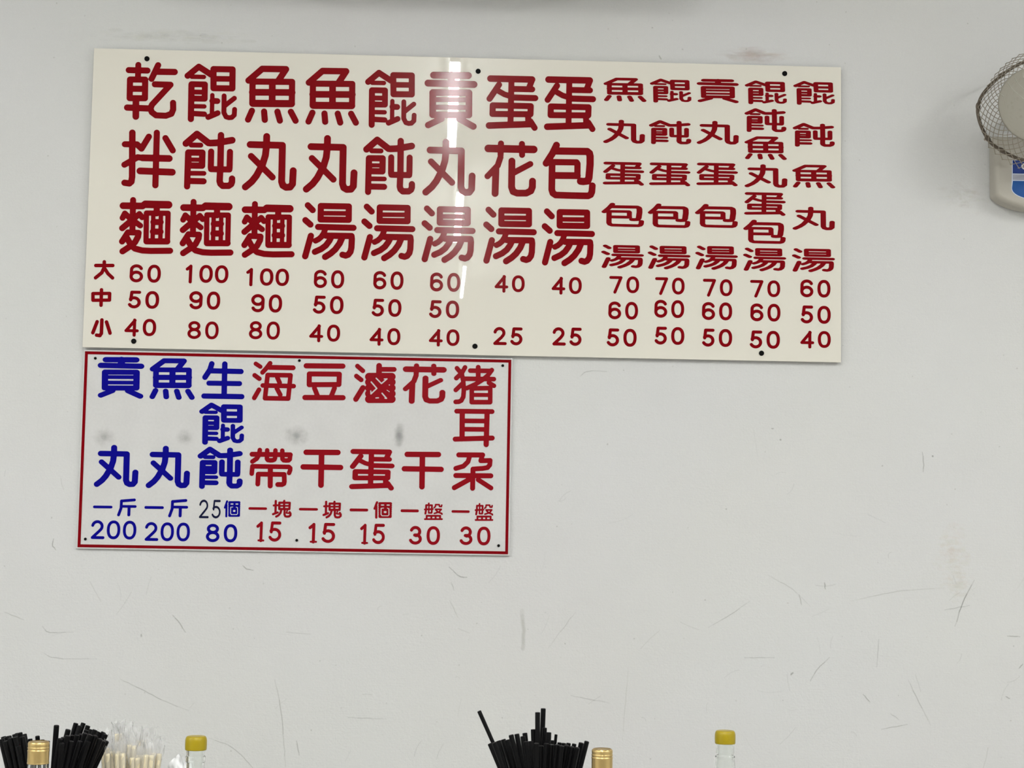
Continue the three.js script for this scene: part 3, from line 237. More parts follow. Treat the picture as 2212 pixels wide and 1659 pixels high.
  "n200": {"s":[[5.07,[-41.84,8.09],[-41.13,10.29],[-39.86,12.24],[-38.11,13.83],[-36.01,14.94],[-33.68,15.5],[-31.29,15.48],[-28.97,14.87],[-26.89,13.73],[-25.18,12.11],[-23.95,10.13],[-23.28,7.92],[-23.21,5.61],[-23.75,3.37],[-24.86,1.32],[-28.59,-2.9],[-41.98,-15.56],[-20.63,-15.56]],[5.07,[10.13,-0.0],[9.9,-4.15],[9.21,-7.46],[8.09,-10.27],[6.56,-12.53],[4.67,-14.2],[2.44,-15.22],[-0.36,-15.56],[-3.16,-15.22],[-5.4,-14.2],[-7.29,-12.53],[-8.81,-10.27],[-9.94,-7.46],[-10.63,-4.15],[-10.86,-0.0],[-10.63,4.15],[-9.94,7.46],[-8.81,10.27],[-7.29,12.53],[-5.4,14.2],[-3.16,15.22],[-0.36,15.56],[2.44,15.22],[4.67,14.2],[6.56,12.53],[8.09,10.27],[9.21,7.46],[9.9,4.15],[10.13,0.0]],[5.07,[41.98,-0.0],[41.75,-4.15],[41.06,-7.46],[39.94,-10.27],[38.41,-12.53],[36.52,-14.2],[34.28,-15.22],[31.49,-15.56],[28.69,-15.22],[26.45,-14.2],[24.56,-12.53],[23.04,-10.27],[21.91,-7.46],[21.22,-4.15],[20.99,-0.0],[21.22,4.15],[21.91,7.46],[23.04,10.27],[24.56,12.53],[26.45,14.2],[28.69,15.22],[31.49,15.56],[34.28,15.22],[36.52,14.2],[38.41,12.53],[39.94,10.27],[41.06,7.46],[41.75,4.15],[41.98,0.0]]],"c":[]},
  "n25t": {"s":[[4.34,[-26.59,8.15],[-25.85,10.44],[-24.53,12.47],[-22.72,14.12],[-20.54,15.27],[-18.12,15.86],[-15.63,15.84],[-13.23,15.21],[-11.07,14.02],[-9.29,12.34],[-8.01,10.28],[-7.31,7.98],[-7.24,5.58],[-7.8,3.24],[-8.96,1.12],[-12.98,-2.9],[-26.74,-15.92],[-5.02,-15.92]],[4.34,[26.1,15.92],[11.63,15.92],[9.82,-0.72]],[4.34,[9.82,0.72],[8.91,1.37],[11.22,3.06],[13.91,4.07],[16.79,4.33],[19.63,3.83],[22.23,2.59],[24.37,0.72],[25.91,-1.64],[26.72,-4.32],[26.74,-7.11],[25.97,-9.8],[24.47,-12.19],[22.35,-14.09],[19.78,-15.36],[16.94,-15.91],[14.06,-15.68],[11.35,-14.71],[9.02,-13.06],[7.24,-10.86]]],"c":[]},
  "n15s": {"s":[[5.07,[-14.98,-16.29],[-14.61,15.92]],[5.07,[-14.98,15.2],[-21.49,9.77]],[5.07,[21.22,16.29],[6.74,16.29],[4.93,-0.0]],[5.07,[4.93,1.45],[4.28,1.84],[6.51,3.47],[9.11,4.44],[11.89,4.7],[14.63,4.21],[17.13,3.02],[19.21,1.21],[20.69,-1.07],[21.47,-3.65],[21.49,-6.34],[20.75,-8.94],[19.3,-11.24],[17.26,-13.07],[14.77,-14.3],[12.03,-14.82],[9.25,-14.61],[6.63,-13.67],[4.38,-12.08],[2.67,-9.95]],[3.26,[-19.68,-15.92],[-9.91,-15.92]]],"c":[]},
  "n30": {"s":[[5.43,[-26.21,10.02],[-24.99,12.16],[-23.18,13.85],[-20.92,14.96],[-18.43,15.38],[-15.91,15.08],[-13.6,14.08],[-11.7,12.47],[-10.38,10.4],[-9.75,8.05],[-9.88,5.62],[-10.75,3.34],[-12.28,1.41],[-14.34,-0.01],[-16.74,-0.78],[-19.66,0.36]],[5.43,[-19.66,0.36],[-15.64,0.63],[-13.29,-0.16],[-11.25,-1.42],[-9.68,-3.05],[-8.66,-4.96],[-8.27,-7.02],[-8.52,-9.09],[-9.41,-11.04],[-10.88,-12.74],[-12.82,-14.08],[-15.12,-14.98],[-17.62,-15.37],[-20.16,-15.23],[-22.57,-14.56],[-24.7,-13.42],[-26.4,-11.87],[-27.57,-10.02]],[5.43,[27.57,-0.0],[27.34,-4.1],[26.66,-7.38],[25.56,-10.15],[24.06,-12.39],[22.2,-14.03],[20.0,-15.04],[17.25,-15.38],[14.5,-15.04],[12.31,-14.03],[10.45,-12.39],[8.95,-10.15],[7.84,-7.38],[7.17,-4.1],[6.94,-0.0],[7.17,4.1],[7.84,7.38],[8.95,10.15],[10.45,12.39],[12.31,14.03],[14.5,15.04],[17.25,15.38],[20.0,15.04],[22.2,14.03],[24.06,12.39],[25.56,10.15],[26.66,7.38],[27.34,4.1],[27.57,0.0]]],"c":[]},
};
function outline(glyph, bold) {
  const seg = (list, k) => list.flatMap(([w, ...p]) => p.length === 1 ? [[...p[0], ...p[0], w * k / 2]] : p.slice(1).map((b, i) => [...p[i], ...b, w * k / 2]));
  const add = seg(glyph.s, bold), cut = seg(glyph.c, 1);
  let x0 = 1e9, y0 = 1e9, x1 = -1e9, y1 = -1e9;
  for (const [ax, ay, bx, by, r] of add) { x0 = Math.min(x0, ax - r, bx - r); x1 = Math.max(x1, ax + r, bx + r); y0 = Math.min(y0, ay - r, by - r); y1 = Math.max(y1, ay + r, by + r); }
  const cell = Math.max(x1 - x0, y1 - y0) / 150; x0 -= cell * 2.3; y0 -= cell * 2.3;
  const nx = Math.ceil((x1 - x0) / cell) + 4, ny = Math.ceil((y1 - y0) / cell) + 4, f = new Float32Array(nx * ny);
  const dist = (px, py, list) => { let d = 1e9; for (const [ax, ay, bx, by, r] of list) { const ux = bx - ax, uy = by - ay, q = ux * ux + uy * uy, t = q ? Math.min(1, Math.max(0, ((px - ax) * ux + (py - ay) * uy) / q)) : 0, e = Math.hypot(px - ax - ux * t, py - ay - uy * t) - r; if (e < d) d = e; } return d; };
  for (let j = 0; j < ny; j++) for (let i = 0; i < nx; i++) { const x = x0 + i * cell, y = y0 + j * cell; let d = dist(x, y, add); if (cut.length) d = Math.max(d, -dist(x, y, cut)); f[j * nx + i] = d === 0 ? 1e-5 : d; }
  // marching squares; every edge crossing has one key, segments run with the ink on their left
  const at = (i, j) => f[j * nx + i], next = new Map(), pos = new Map();
  const cross = (i, j, k, l) => {
    const key = i < k || j < l ? (j * nx + i) * 2 + (j < l ? 1 : 0) : (l * nx + k) * 2 + (l < j ? 1 : 0);
    if (!pos.has(key)) { const a = at(i, j), b = at(k, l), t = a / (a - b); pos.set(key, new THREE.Vector2(x0 + (i + (k - i) * t) * cell, y0 + (j + (l - j) * t) * cell)); }
    return key;
  };
  for (let j = 0; j + 1 < ny; j++) for (let i = 0; i + 1 < nx; i++) {
    const c = [[i, j], [i + 1, j], [i + 1, j + 1], [i, j + 1]], s = c.map(([a, b]) => at(a, b) < 0), from = [], to = [];
    for (let k = 0; k < 4; k++) { const m = (k + 1) % 4; if (s[k] && !s[m]) from.push(cross(...c[k], ...c[m])); else if (!s[k] && s[m]) to.push([cross(...c[k], ...c[m]), k]); }
    if (from.length === 1) next.set(from[0], to[0][0]);
    else if (from.length === 2) { const e = []; for (let k = 0; k < 4; k++) { const m = (k + 1) % 4; if (s[k] !== s[m]) e.push([cross(...c[k], ...c[m]), s[k]]); } for (let k = 0; k < 4; k++) if (e[k][1]) next.set(e[k][0], e[(k + 3) % 4][0]); }
  }
  const loops = [];
  while (next.size) {
    const start = next.keys().next().value, loop = []; let k = start;
    while (next.has(k)) { loop.push(pos.get(k)); const n = next.get(k); next.delete(k); k = n; }
    if (loop.length > 7) loops.push(loop);
  }
  const simple = (p) => {   // drop the points that a straight line or a shallow curve does not need
    const keep = new Uint8Array(p.length), tol = cell * 0.09, stack = [[0, p.length >> 1], [p.length >> 1, p.length]]; keep[0] = keep[p.length >> 1] = 1;
    while (stack.length) {
      const [a, b] = stack.pop(), A = p[a], B = p[b % p.length], dx = B.x - A.x, dy = B.y - A.y, l = Math.hypot(dx, dy) || 1e-9; let far = 0, m = -1;
      for (let q = a + 1; q < b; q++) { const d = Math.abs((p[q].x - A.x) * dy - (p[q].y - A.y) * dx) / l; if (d > far) { far = d; m = q; } }
      if (far > tol) { keep[m] = 1; stack.push([a, m], [m, b]); }
    }
    return p.filter((_, q) => keep[q]);
  };
  const thin = loops.map(simple).filter((l) => l.length > 2), area = (l) => THREE.ShapeUtils.area(l), big = thin.reduce((a, b) => Math.abs(area(a)) > Math.abs(area(b)) ? a : b);
  const sign = Math.sign(area(big)), outer = thin.filter((l) => Math.sign(area(l)) === sign), holes = thin.filter((l) => Math.sign(area(l)) !== sign);
  const inside = (pt, l) => { let c = false; for (let i = 0, j = l.length - 1; i < l.length; j = i++) if ((l[i].y > pt.y) !== (l[j].y > pt.y) && pt.x < (l[j].x - l[i].x) * (pt.y - l[i].y) / (l[j].y - l[i].y) + l[i].x) c = !c; return c; };
  const mm = (l) => l.map((v) => v.clone().multiplyScalar(0.001));
  return outer.map((l) => { const s = new THREE.Shape(mm(l)); s.holes = holes.filter((h) => outer.filter((o) => inside(h[0], o)).sort((a, b) => Math.abs(area(a)) - Math.abs(area(b)))[0] === l).map((h) => new THREE.Path(mm(h))); return s; });
}
const glyphCache = new Map();
function glyphGeometry(key, bold) {
  const id = key + bold;
  if (!glyphCache.has(id)) glyphCache.set(id, new THREE.ExtrudeGeometry(outline(GLYPHS[key], bold), { depth: 0.0008, bevelEnabled: false, curveSegments: 1 }).translate(0, 0, -0.0003));
  return glyphCache.get(id);
}
function letter(board, face, tones, [key, tone, bold, x, y, sx, sy]) {
  const m = part(key[0] === 'n' ? 'price_number' : 'character', glyphGeometry(key, bold), tones[tone][0], board, tones[tone][1]);
  m.position.set(x / 1000, y / 1000, face); m.scale.set(sx, sy, 1);
}

// ---------------------------------------------------------------- the large cream menu board
const B1 = {"x":-0.7534,"r":0.7719,"t":2.2659,"b":1.6558}, B2 = {"x":-0.7518,"r":0.1069,"t":1.6512,"b":1.2554};
{
  const o = thing('menu_board', 'large cream acrylic menu board with red characters and prices', 'sign', B1.x, B1.b, 0), w = B1.r - B1.x, h = B1.t - B1.b;
  part('panel', rbox(w, h, 0.0065, 0.0008, w / 2, h / 2, 0.00925), boardAcrylic, o, 'glossy cream panel');
  for (const [x, y] of [[107.5,590.8],[779.7,582.2],[1408.6,593.5],[101.5,14.2],[783.7,17.9],[1363.2,15.5]]) {
    part('screw', new THREE.CylinderGeometry(0.0050, 0.0054, 0.0024, 20).rotateX(Math.PI / 2).translate(x / 1000, y / 1000, 0.0132), blackMetal, o, 'black screw head');
    part('spacer', new THREE.CylinderGeometry(0.006, 0.006, 0.006, 16).rotateX(Math.PI / 2).translate(x / 1000, y / 1000, 0.003), whiteMetal, o);
  }
  const tones = { r: [redPaint] };
  for (const i of [
  ["乾","r",1.06,117.9,524.8,0.995,1.002],
  ["拌","r",1.06,118.1,384.7,1.006,0.998],
  ["麵","r",1.06,117.8,248.3,1.007,1.01],
  ["餛","r",1.06,238.6,523.7,1.005,1.01],
  ["飩","r",1.06,239.5,385.3,1.002,1.005],
  ["麵","r",1.06,238.8,247.3,1.003,1.01],
  ["魚","r",1.06,361.9,522.9,1.005,1.016],
  ["丸","r",1.06,360.8,384.5,1.0,1.002],
  ["麵","r",1.06,361.9,246.2,0.995,1.002],
  ["魚","r",1.06,484.0,521.8,1.003,1.014],
  ["丸","r",1.06,483.6,383.1,1.0,1.006],
  ["湯","r",1.06,485.6,245.6,1.001,1.005],
  ["餛","r",1.06,603.2,520.6,0.984,1.006],
  ["飩","r",1.06,603.2,382.3,0.985,1.001],
  ["湯","r",1.06,604.4,245.6,0.998,1.001],
  ["貢","r",1.06,725.5,519.9,1.002,1.002],
  ["丸","r",1.06,723.8,382.1,0.979,0.997],
  ["湯","r",1.06,726.0,244.7,0.998,0.999],
  ["蛋","r",1.06,850.0,517.9,1.011,1.006],
  ["花","r",1.06,850.1,382.1,1.016,1.012],
  ["湯","r",1.06,850.4,244.8,0.992,1.005],
  ["蛋","r",1.06,968.3,518.6,1.005,1.012],
  ["包","r",1.06,968.5,381.3,1.013,1.015],
  ["湯","r",1.06,968.7,243.9,0.988,1.009],
  ["魚","r",1.06,1079.9,551.3,0.806,0.422],
  ["丸","r",1.06,1078.9,464.3,0.782,0.414],
  ["蛋","r",1.06,1079.2,377.2,0.804,0.426],
  ["包","r",1.06,1078.8,292.2,0.812,0.423],
  ["湯","r",1.06,1079.4,206.6,0.794,0.413],
  ["餛","r",1.06,1174.1,551.7,0.795,0.417],
  ["飩","r",1.06,1173.9,465.2,0.804,0.415],
  ["蛋","r",1.06,1173.7,378.0,0.804,0.423],
  ["包","r",1.06,1173.2,292.7,0.813,0.427],
  ["湯","r",1.06,1174.1,207.0,0.796,0.414],
  ["貢","r",1.06,1271.3,553.7,0.806,0.415],
  ["丸","r",1.06,1270.7,466.9,0.789,0.412],
  ["蛋","r",1.06,1270.6,380.1,0.809,0.42],
  ["包","r",1.06,1269.7,294.5,0.819,0.419],
  ["湯","r",1.06,1270.8,208.4,0.793,0.42],
  ["餛","r",1.06,1369.9,553.0,0.807,0.414],
  ["飩","r",1.06,1369.5,495.0,0.797,0.411],
  ["魚","r",1.06,1369.4,437.1,0.795,0.41],
  ["丸","r",1.06,1370.1,379.4,0.804,0.406],
  ["蛋","r",1.06,1368.8,321.4,0.809,0.421],
  ["包","r",1.06,1368.2,264.1,0.812,0.421],
  ["湯","r",1.06,1369.0,207.0,0.804,0.408],
  ["餛","r",1.06,1469.4,554.4,0.799,0.417],
  ["飩","r",1.06,1468.9,466.9,0.801,0.412],
  ["魚","r",1.06,1468.4,380.6,0.807,0.41],
  ["丸","r",1.06,1468.2,293.9,0.793,0.407],
  ["湯","r",1.06,1468.8,207.7,0.804,0.415],
  ["大","r",1.06,37.5,156.8,0.992,1.006],
  ["中","r",1.06,33.9,100.8,1.015,0.985],
  ["小","r",1.06,36.4,39.8,0.998,1.006],
  ["n60","r",1.1,119.6,151.2,1.016,0.996],
  ["n50","r",1.1,118.2,98.1,1.039,0.975],
  ["n40","r",1.1,113.7,41.5,1.009,0.95],
  ["n100","r",1.1,242.8,152.2,1.014,0.99],
  ["n90","r",1.1,240.0,99.3,1.011,1.002],
  ["n80","r",1.1,238.7,39.1,1.013,0.981],
  ["n100","r",1.1,364.2,148.5,1.018,0.963],
  ["n90","r",1.1,363.9,96.0,1.013,1.0],
  ["n80","r",1.1,361.1,41.3,1.007,0.998],
  ["n60","r",1.1,487.5,147.8,0.993,1.007],
  ["n50","r",1.1,487.3,95.5,1.029,0.999],
  ["n40","r",1.1,481.7,37.7,0.992,0.941],
  ["n60","r",1.1,606.9,147.7,0.99,1.019],
  ["n50","r",1.1,604.5,92.0,1.001,0.98],
  ["n40","r",1.1,602.6,33.1,0.99,0.942],
  ["n60","r",1.1,721.2,146.6,0.992,1.049],
  ["n50","r",1.1,720.3,91.5,1.013,0.984],
  ["n40","r",1.1,721.5,33.6,0.985,0.916],
  ["n40","r",1.1,851.4,145.8,0.973,0.933],
  ["n25","r",1.1,849.7,39.6,0.991,0.994],
  ["n40","r",1.1,966.8,144.5,0.976,0.944],
  ["n25","r",1.1,968.9,41.3,0.991,1.008],
  ["n70","r",1.1,1083.3,148.6,0.978,0.93],
  ["n60","r",1.1,1081.8,96.5,0.982,0.985],
  ["n50","r",1.1,1079.5,41.5,1.012,0.995],
  ["n70","r",1.1,1176.0,148.0,0.968,0.941],
  ["n60","r",1.1,1175.2,101.8,0.989,0.994],
  ["n50","r",1.1,1176.2,47.1,1.012,0.988],
  ["n70","r",1.1,1273.4,146.7,0.972,0.944],
  ["n60","r",1.1,1272.4,99.2,1.001,0.997],
  ["n50","r",1.1,1272.9,45.0,1.023,0.997],
  ["n70","r",1.1,1370.1,146.7,0.99,0.932],
  ["n60","r",1.1,1370.8,98.6,1.0,0.99],
  ["n50","r",1.1,1369.9,43.3,1.027,0.995],
  ["n60","r",1.1,1472.6,149.8,1.005,0.99],
  ["n50","r",1.1,1473.4,96.4,1.028,1.001],
  ["n40","r",1.1,1473.1,45.2,0.994,0.938],
]) letter(o, 0.0125, tones, i);
}
// ---------------------------------------------------------------- the smaller board below it
{
  const o = thing('menu_board', 'smaller white menu board with red border, blue and red characters', 'sign', B2.x, B2.b, 0), w = B2.r - B2.x, h = B2.t - B2.b;
  const stains = [[47.1,221.2],[428.3,232.9],[633.5,236.7],[207.6,224.2]];
  const face = canvasTexture(1536, 708, (g, W, H) => {
    const img = g.createImageData(W, H);
    for (let y = 0; y < H; y++) for (let x = 0; x < W; x++) { const i = (y * W + x) * 4, t = 249 + noise.noise(x / 90, y / 90, 2) * 4 + noise.noise(x / 9, y / 9, 7) * 3 + (rnd() - 0.5) * 5; img.data[i] = t; img.data[i + 1] = t - 1; img.data[i + 2] = t - 3; img.data[i + 3] = 255; }
    g.putImageData(img, 0, 0);
    stains.forEach(([mx, my], s) => {   // grey mould blots behind the acrylic
      const X = mx / 1000 / w * W, Y = (1 - my / 1000 / h) * H, [rx, ry, a] = [[34, 30, 0.011], [44, 34, 0.016], [12, 42, 0.018], [26, 24, 0.006]][s];
      for (let k = 0; k < 260; k++) { const q = Math.pow(rnd(), 0.8), t = rnd() * 6.283; g.fillStyle = `rgba(112,116,106,${(rnd() * a).toFixed(3)})`; g.beginPath(); g.ellipse(X + Math.cos(t) * q * rx, Y + Math.sin(t) * q * ry, 5 + rnd() * 12, 5 + rnd() * 10, 0, 0, 7); g.fill(); }
    });
  });
  const panel = rbox(w, h, 0.005, 0.0007, w / 2, h / 2, 0.004), pp = panel.attributes.position, uv = panel.attributes.uv;
  for (let i = 0; i < pp.count; i++) uv.setXY(i, pp.getX(i) / w, pp.getY(i) / h);
  part('panel', panel, std(lin(0.69, 0.69, 0.695), 0.09, { map: face, ior: 1.49 }), o, 'white acrylic panel with grey stains');
  const rim = 0.0028, bw = 0.0058, bar = (x0, y0, x1, y1) => box(x1 - x0, y1 - y0, 0.0009, (x0 + x1) / 2, (y0 + y1) / 2, 0.0066);
  part('border', mergeGeometries([bar(rim, h - rim - bw, w - rim, h - rim), bar(rim, rim, w - rim, rim + bw), bar(rim, rim + bw, rim + bw, h - rim - bw), bar(w - rim - bw, rim + bw, w - rim, h - rim - bw)]), redPaint, o, 'thin dark red border line');
  for (const [x, y] of [[23.7,379.3],[430.4,382.9],[838.8,380.9],[17.6,19.2],[435.0,23.7],[836.8,19.7]]) part('screw', new THREE.CylinderGeometry(0.0026, 0.0029, 0.0024, 16).rotateX(Math.PI / 2).translate(x / 1000, y / 1000, 0.0072), blackMetal, o, 'small black screw head');
  const tones = { r: [redAcrylic, 'red lettering'], b: [blueAcrylic, 'blue lettering'], k: [inkBlue, 'thin blue-black lettering'] };
  for (const i of [
  ["貢","b",1.16,75.9,341.2,0.852,0.691],
  ["魚","b",1.16,177.7,340.6,0.824,0.7],
  ["生","b",1.0,278.8,340.4,1.013,1.005],
  ["餛","b",1.16,279.2,253.2,0.834,0.698],
  ["丸","b",1.16,73.0,164.9,0.789,0.703],
  ["丸","b",1.16,175.3,164.7,0.785,0.708],
  ["飩","b",1.16,279.1,165.1,0.831,0.693],
  ["海","r",1.0,380.8,340.9,1.015,1.014],
  ["帶","r",1.0,380.2,166.3,1.01,1.013],
  ["豆","r",1.0,480.7,341.2,1.017,1.009],
  ["干","r",1.0,481.1,166.8,1.007,1.006],
  ["滷","r",1.0,582.7,340.7,1.022,1.018],
  ["蛋","r",1.12,580.9,166.6,0.848,0.724],
  ["花","r",1.12,682.7,341.5,0.823,0.705],
  ["干","r",1.0,682.4,166.7,0.995,0.995],
  ["猪","r",1.0,783.3,341.3,1.008,1.014],
  ["耳","r",1.0,782.7,254.0,1.01,1.004],
  ["朵","r",1.0,782.1,166.6,1.002,1.012],
  ["一","b",1.0,49.5,83.1,1.007,0.961],
  ["斤","b",1.18,97.1,83.0,0.999,1.002],
  ["一","b",1.0,150.9,83.8,1.004,0.992],
  ["斤","b",1.18,198.3,83.3,1.028,1.026],
  ["個","b",1.18,305.2,83.8,0.99,0.949],
  ["一","r",1.0,355.9,85.3,0.968,0.931],
  ["塊","r",1.18,403.7,85.7,1.021,1.025],
  ["一","r",1.0,456.5,85.6,0.992,0.915],
  ["塊","r",1.18,503.6,85.8,1.007,1.02],
  ["一","r",1.0,556.9,85.9,0.971,1.022],
  ["個","r",1.18,604.4,86.8,1.123,0.967],
  ["一","r",1.0,658.1,86.0,0.957,1.022],
  ["盤","r",1.18,705.3,85.9,1.019,1.003],
  ["一","r",1.0,759.7,86.3,0.957,0.915],
  ["盤","r",1.18,806.4,86.3,1.001,1.022],
  ["n200","b",1.12,72.8,38.2,0.995,1.013],
  ["n200","b",1.12,178.8,36.3,0.991,1.011],
  ["n80","b",1.12,286.0,35.4,1.009,0.983],
  ["n25t","k",1.0,261.3,82.7,0.733,1.018],
  ["n15s","r",1.12,379.1,39.5,1.018,1.087],
  ["n15s","r",1.12,484.2,38.5,1.093,1.083],
  ["n15s","r",1.12,584.9,38.2,1.016,1.098],
  ["n30","r",1.12,688.8,37.6,1.004,1.01],
  ["n30","r",1.12,789.6,38.4,1.004,1.011],
]) letter(o, 0.0065, tones, i);
}

// ---------------------------------------------------------------- wall unit with the round wire guard at the right
{
  const o = thing('wall_dispenser', 'beige plastic wall unit with rounded bottom and blue label', 'dispenser', 1.167, 1.972, 0);
  const s = new THREE.Shape(), hw = 0.088; s.moveTo(-hw, 0.15); s.lineTo(-hw, 0.032); s.bezierCurveTo(-hw + 0.002, 0.018, -0.045, 0, 0, 0); s.bezierCurveTo(0.045, 0, hw - 0.002, 0.018, hw, 0.032); s.lineTo(hw, 0.15); s.closePath();
  part('body', new THREE.ExtrudeGeometry(s, { depth: 0.026, bevelEnabled: true, bevelThickness: 0.012, bevelSize: 0.009, bevelOffset: -0.009, bevelSegments: 8, curveSegments: 32 }).translate(0, 0, 0.012), unitPlastic, o);
  const plate = (y0, y1, round, inset, z) => {
    const q = new THREE.Shape(), l = -0.054 + inset, r = 0.054 - inset, a = y0 + inset, b = y1 - inset; q.moveTo(l, b);
    if (round) { q.lineTo(l - 0.002, a + 0.024); q.bezierCurveTo(l - 0.002, a + 0.012, l + 0.016, a + 0.003, 0, a); q.bezierCurveTo(r - 0.016, a + 0.003, r + 0.002, a + 0.012, r + 0.002, a + 0.024); } else { q.lineTo(l, a); q.lineTo(r, a); }
    q.lineTo(r, b); q.closePath(); return new THREE.ExtrudeGeometry(q, { depth: 0.0006, bevelEnabled: false, curveSegments: 16 }).translate(0, 0, z);
  };
  const label = part('label', plate(0.017, 0.100, true, 0, 0.0498), labelEdge, o, 'blue and grey label with pale edge');
  part('upper_band', plate(0.0714, 0.100, false, 0.0008, 0.0503), labelBlue, label, 'dark blue band');
  part('stripe', plate(0.058, 0.0714, false, 0.0008, 0.0503), labelGrey, label, 'grey stripe');
  part('lower_band', plate(0.017, 0.058, true, 0.0010, 0.0503), labelLightBlue, label, 'bright blue rounded band');
  part('emblem', mergeGeometries([new THREE.TorusGeometry(0.0085, 0.0016, 8, 24, 4.6).rotateZ(0.9).scale(1.25, 0.8, 0.4), new THREE.CircleGeometry(0.006, 20).scale(1.25, 0.75, 1).toNonIndexed()].map((g) => g.index ? g.toNonIndexed() : g)).translate(-0.0235, 0.087, 0.0514), whiteMetal, label, 'white curved mark');
}
{
  const o = thing('wire_guard', 'round wire mesh guard with dark rim and grey metal disc', 'guard', 1.1296, 2.1607, 0);
  const loop = new THREE.CatmullRomCurve3([[-108.1,-2.7],[-99.5,23.8],[-74.1,53.6],[-44.1,78.0],[-14.0,94.8],[32.8,109.2],[77.7,99.0],[105.2,54.4],[110.1,-2.0],[87.0,-64.5],[40.0,-99.4],[-15.9,-104.4],[-38.1,-97.5],[-61.3,-85.9],[-83.4,-69.6],[-99.1,-42.8],[-106.3,-21.4]].map(([x, y]) => new THREE.Vector3(x / 1000, y / 1000, 0.120)), true);
  part('rim', new THREE.TubeGeometry(loop, 140, 0.0034, 10, true), steelBrown, o, 'dark brown rim ring');
  const around = Array.from({ length: 361 }, (_, i) => { const p = loop.getPointAt(i / 360); return [Math.atan2(p.y, p.x), Math.hypot(p.x, p.y)]; });
  const reach = (a) => { a = Math.atan2(Math.sin(a), Math.cos(a)); let best = 9, r = 0.1; for (const [b, q] of around) { const d = Math.abs(Math.atan2(Math.sin(a - b), Math.cos(a - b))); if (d < best) { best = d; r = q; } } return r; };
  for (const a of [3.13, 3.75, 4.1, 2.3, 1.2, 5.2]) part('wire_knot', new THREE.SphereGeometry(0.0056, 10, 8).scale(0.9, 1.6, 0.9).rotateZ(a).translate(Math.cos(a) * reach(a), Math.sin(a) * reach(a), 0.121), steelBrown, o);
  const wires = [], N = 42, DX = -0.0162, DY = -0.0120;
  for (const dir of [-1, 1]) for (let k = 0; k < N; k++) {
    const pts = []; for (let q = 0; q <= 7; q++) {
      const u = q / 7, a = (k / N) * Math.PI * 2 + dir * (u - 0.5) * 0.62 + noise.noise(k * 1.7, dir * 3, u * 2) * 0.03, over = reach(a) * (1 + 0.26 * Math.max(0, Math.abs(Math.sin(a)) - 0.3)) * 1.012, s = Math.pow(u, 0.75);
      pts.push(new THREE.Vector3((DX + Math.cos(a) * 0.0745) * (1 - s) + Math.cos(a) * over * s, (DY + Math.sin(a) * 0.0745) * (1 - s) + Math.sin(a) * over * s, 0.198 - 0.074 * u));
    }
    wires.push(new THREE.TubeGeometry(new THREE.CatmullRomCurve3(pts), 9, 0.00072, 5));
  }
  const mesh = part('wire_mesh', mergeGeometries(wires), wireTan, o, 'fine tan wire mesh'); mesh.userData.kind = 'stuff';
  const scratched = canvasTexture(512, 512, (g, w, h) => {
    g.fillStyle = '#fff'; g.fillRect(0, 0, w, h);
    for (let k = 0; k < 1500; k++) { const t = 120 + rnd() * 120 | 0; g.fillStyle = `rgba(${t},${t - 3},${t - 10},0.05)`; g.fillRect(rnd() * w, rnd() * h, 3 + rnd() * 10, 2 + rnd() * 6); }
    g.strokeStyle = 'rgba(255,255,250,0.9)'; g.lineWidth = 2.4;
  });
  const disc = part('disc', lathe([[0, 0.003], [0.06, 0.0025], [0.072, 0], [0.0747, -0.001], [0.0754, -0.004], [0.073, -0.005], [0, -0.004]], 72).rotateX(Math.PI / 2).translate(DX, DY, 0.2), std(lin(0.30, 0.283, 0.24), 0.45, { map: scratched, specularIntensity: 0.5 }), o, 'scratched grey metal disc');
  const lines = [[[-0.058, 0.042], [-0.050, 0.030], [-0.032, 0.014], [-0.010, -0.002]], [[-0.044, 0.052], [-0.039, 0.042], [-0.024, 0.028], [-0.006, 0.016]], [[-0.028, 0.062], [-0.026, 0.052], [-0.014, 0.040]], [[-0.074, 0.020], [-0.066, 0.014]]];
  part('scratches', mergeGeometries(lines.map((l) => new THREE.TubeGeometry(new THREE.CatmullRomCurve3(l.map(([x, y]) => new THREE.Vector3(x, y, 0.0022 + 0.0008 * (1 - Math.hypot(x, y) / 0.08)))), 14, 0.0005, 4))).translate(DX, DY, 0.2), std(lin(0.46, 0.44, 0.39), 0.5), disc, 'pale scratch lines');
  part('stem', new THREE.CylinderGeometry(0.012, 0.012, 0.196, 20).rotateX(Math.PI / 2).translate(0, 0.0, 0.098), steelBrown, o);
}
// unseen unit shaped like an air conditioner, added to shade the top of the wall
{
  const o = thing('added_shade_unit', 'white unit added out of view above the large menu board to shade the wall', 'added shade unit', -0.07, 2.424, 0);
  part('housing', rbox(0.98, 0.30, 0.33, 0.04, 0, 0.15, 0.165), whiteMetal, o);
  part('louver', rbox(0.88, 0.012, 0.08, 0.004, 0, -0.002, 0.22), whiteMetal, o);
  for (let k = 0; k < 4; k++) part('front_rib', rbox(0.90, 0.008, 0.006, 0.002, 0, 0.10 + k * 0.045, 0.331), whiteMetal, o);
}

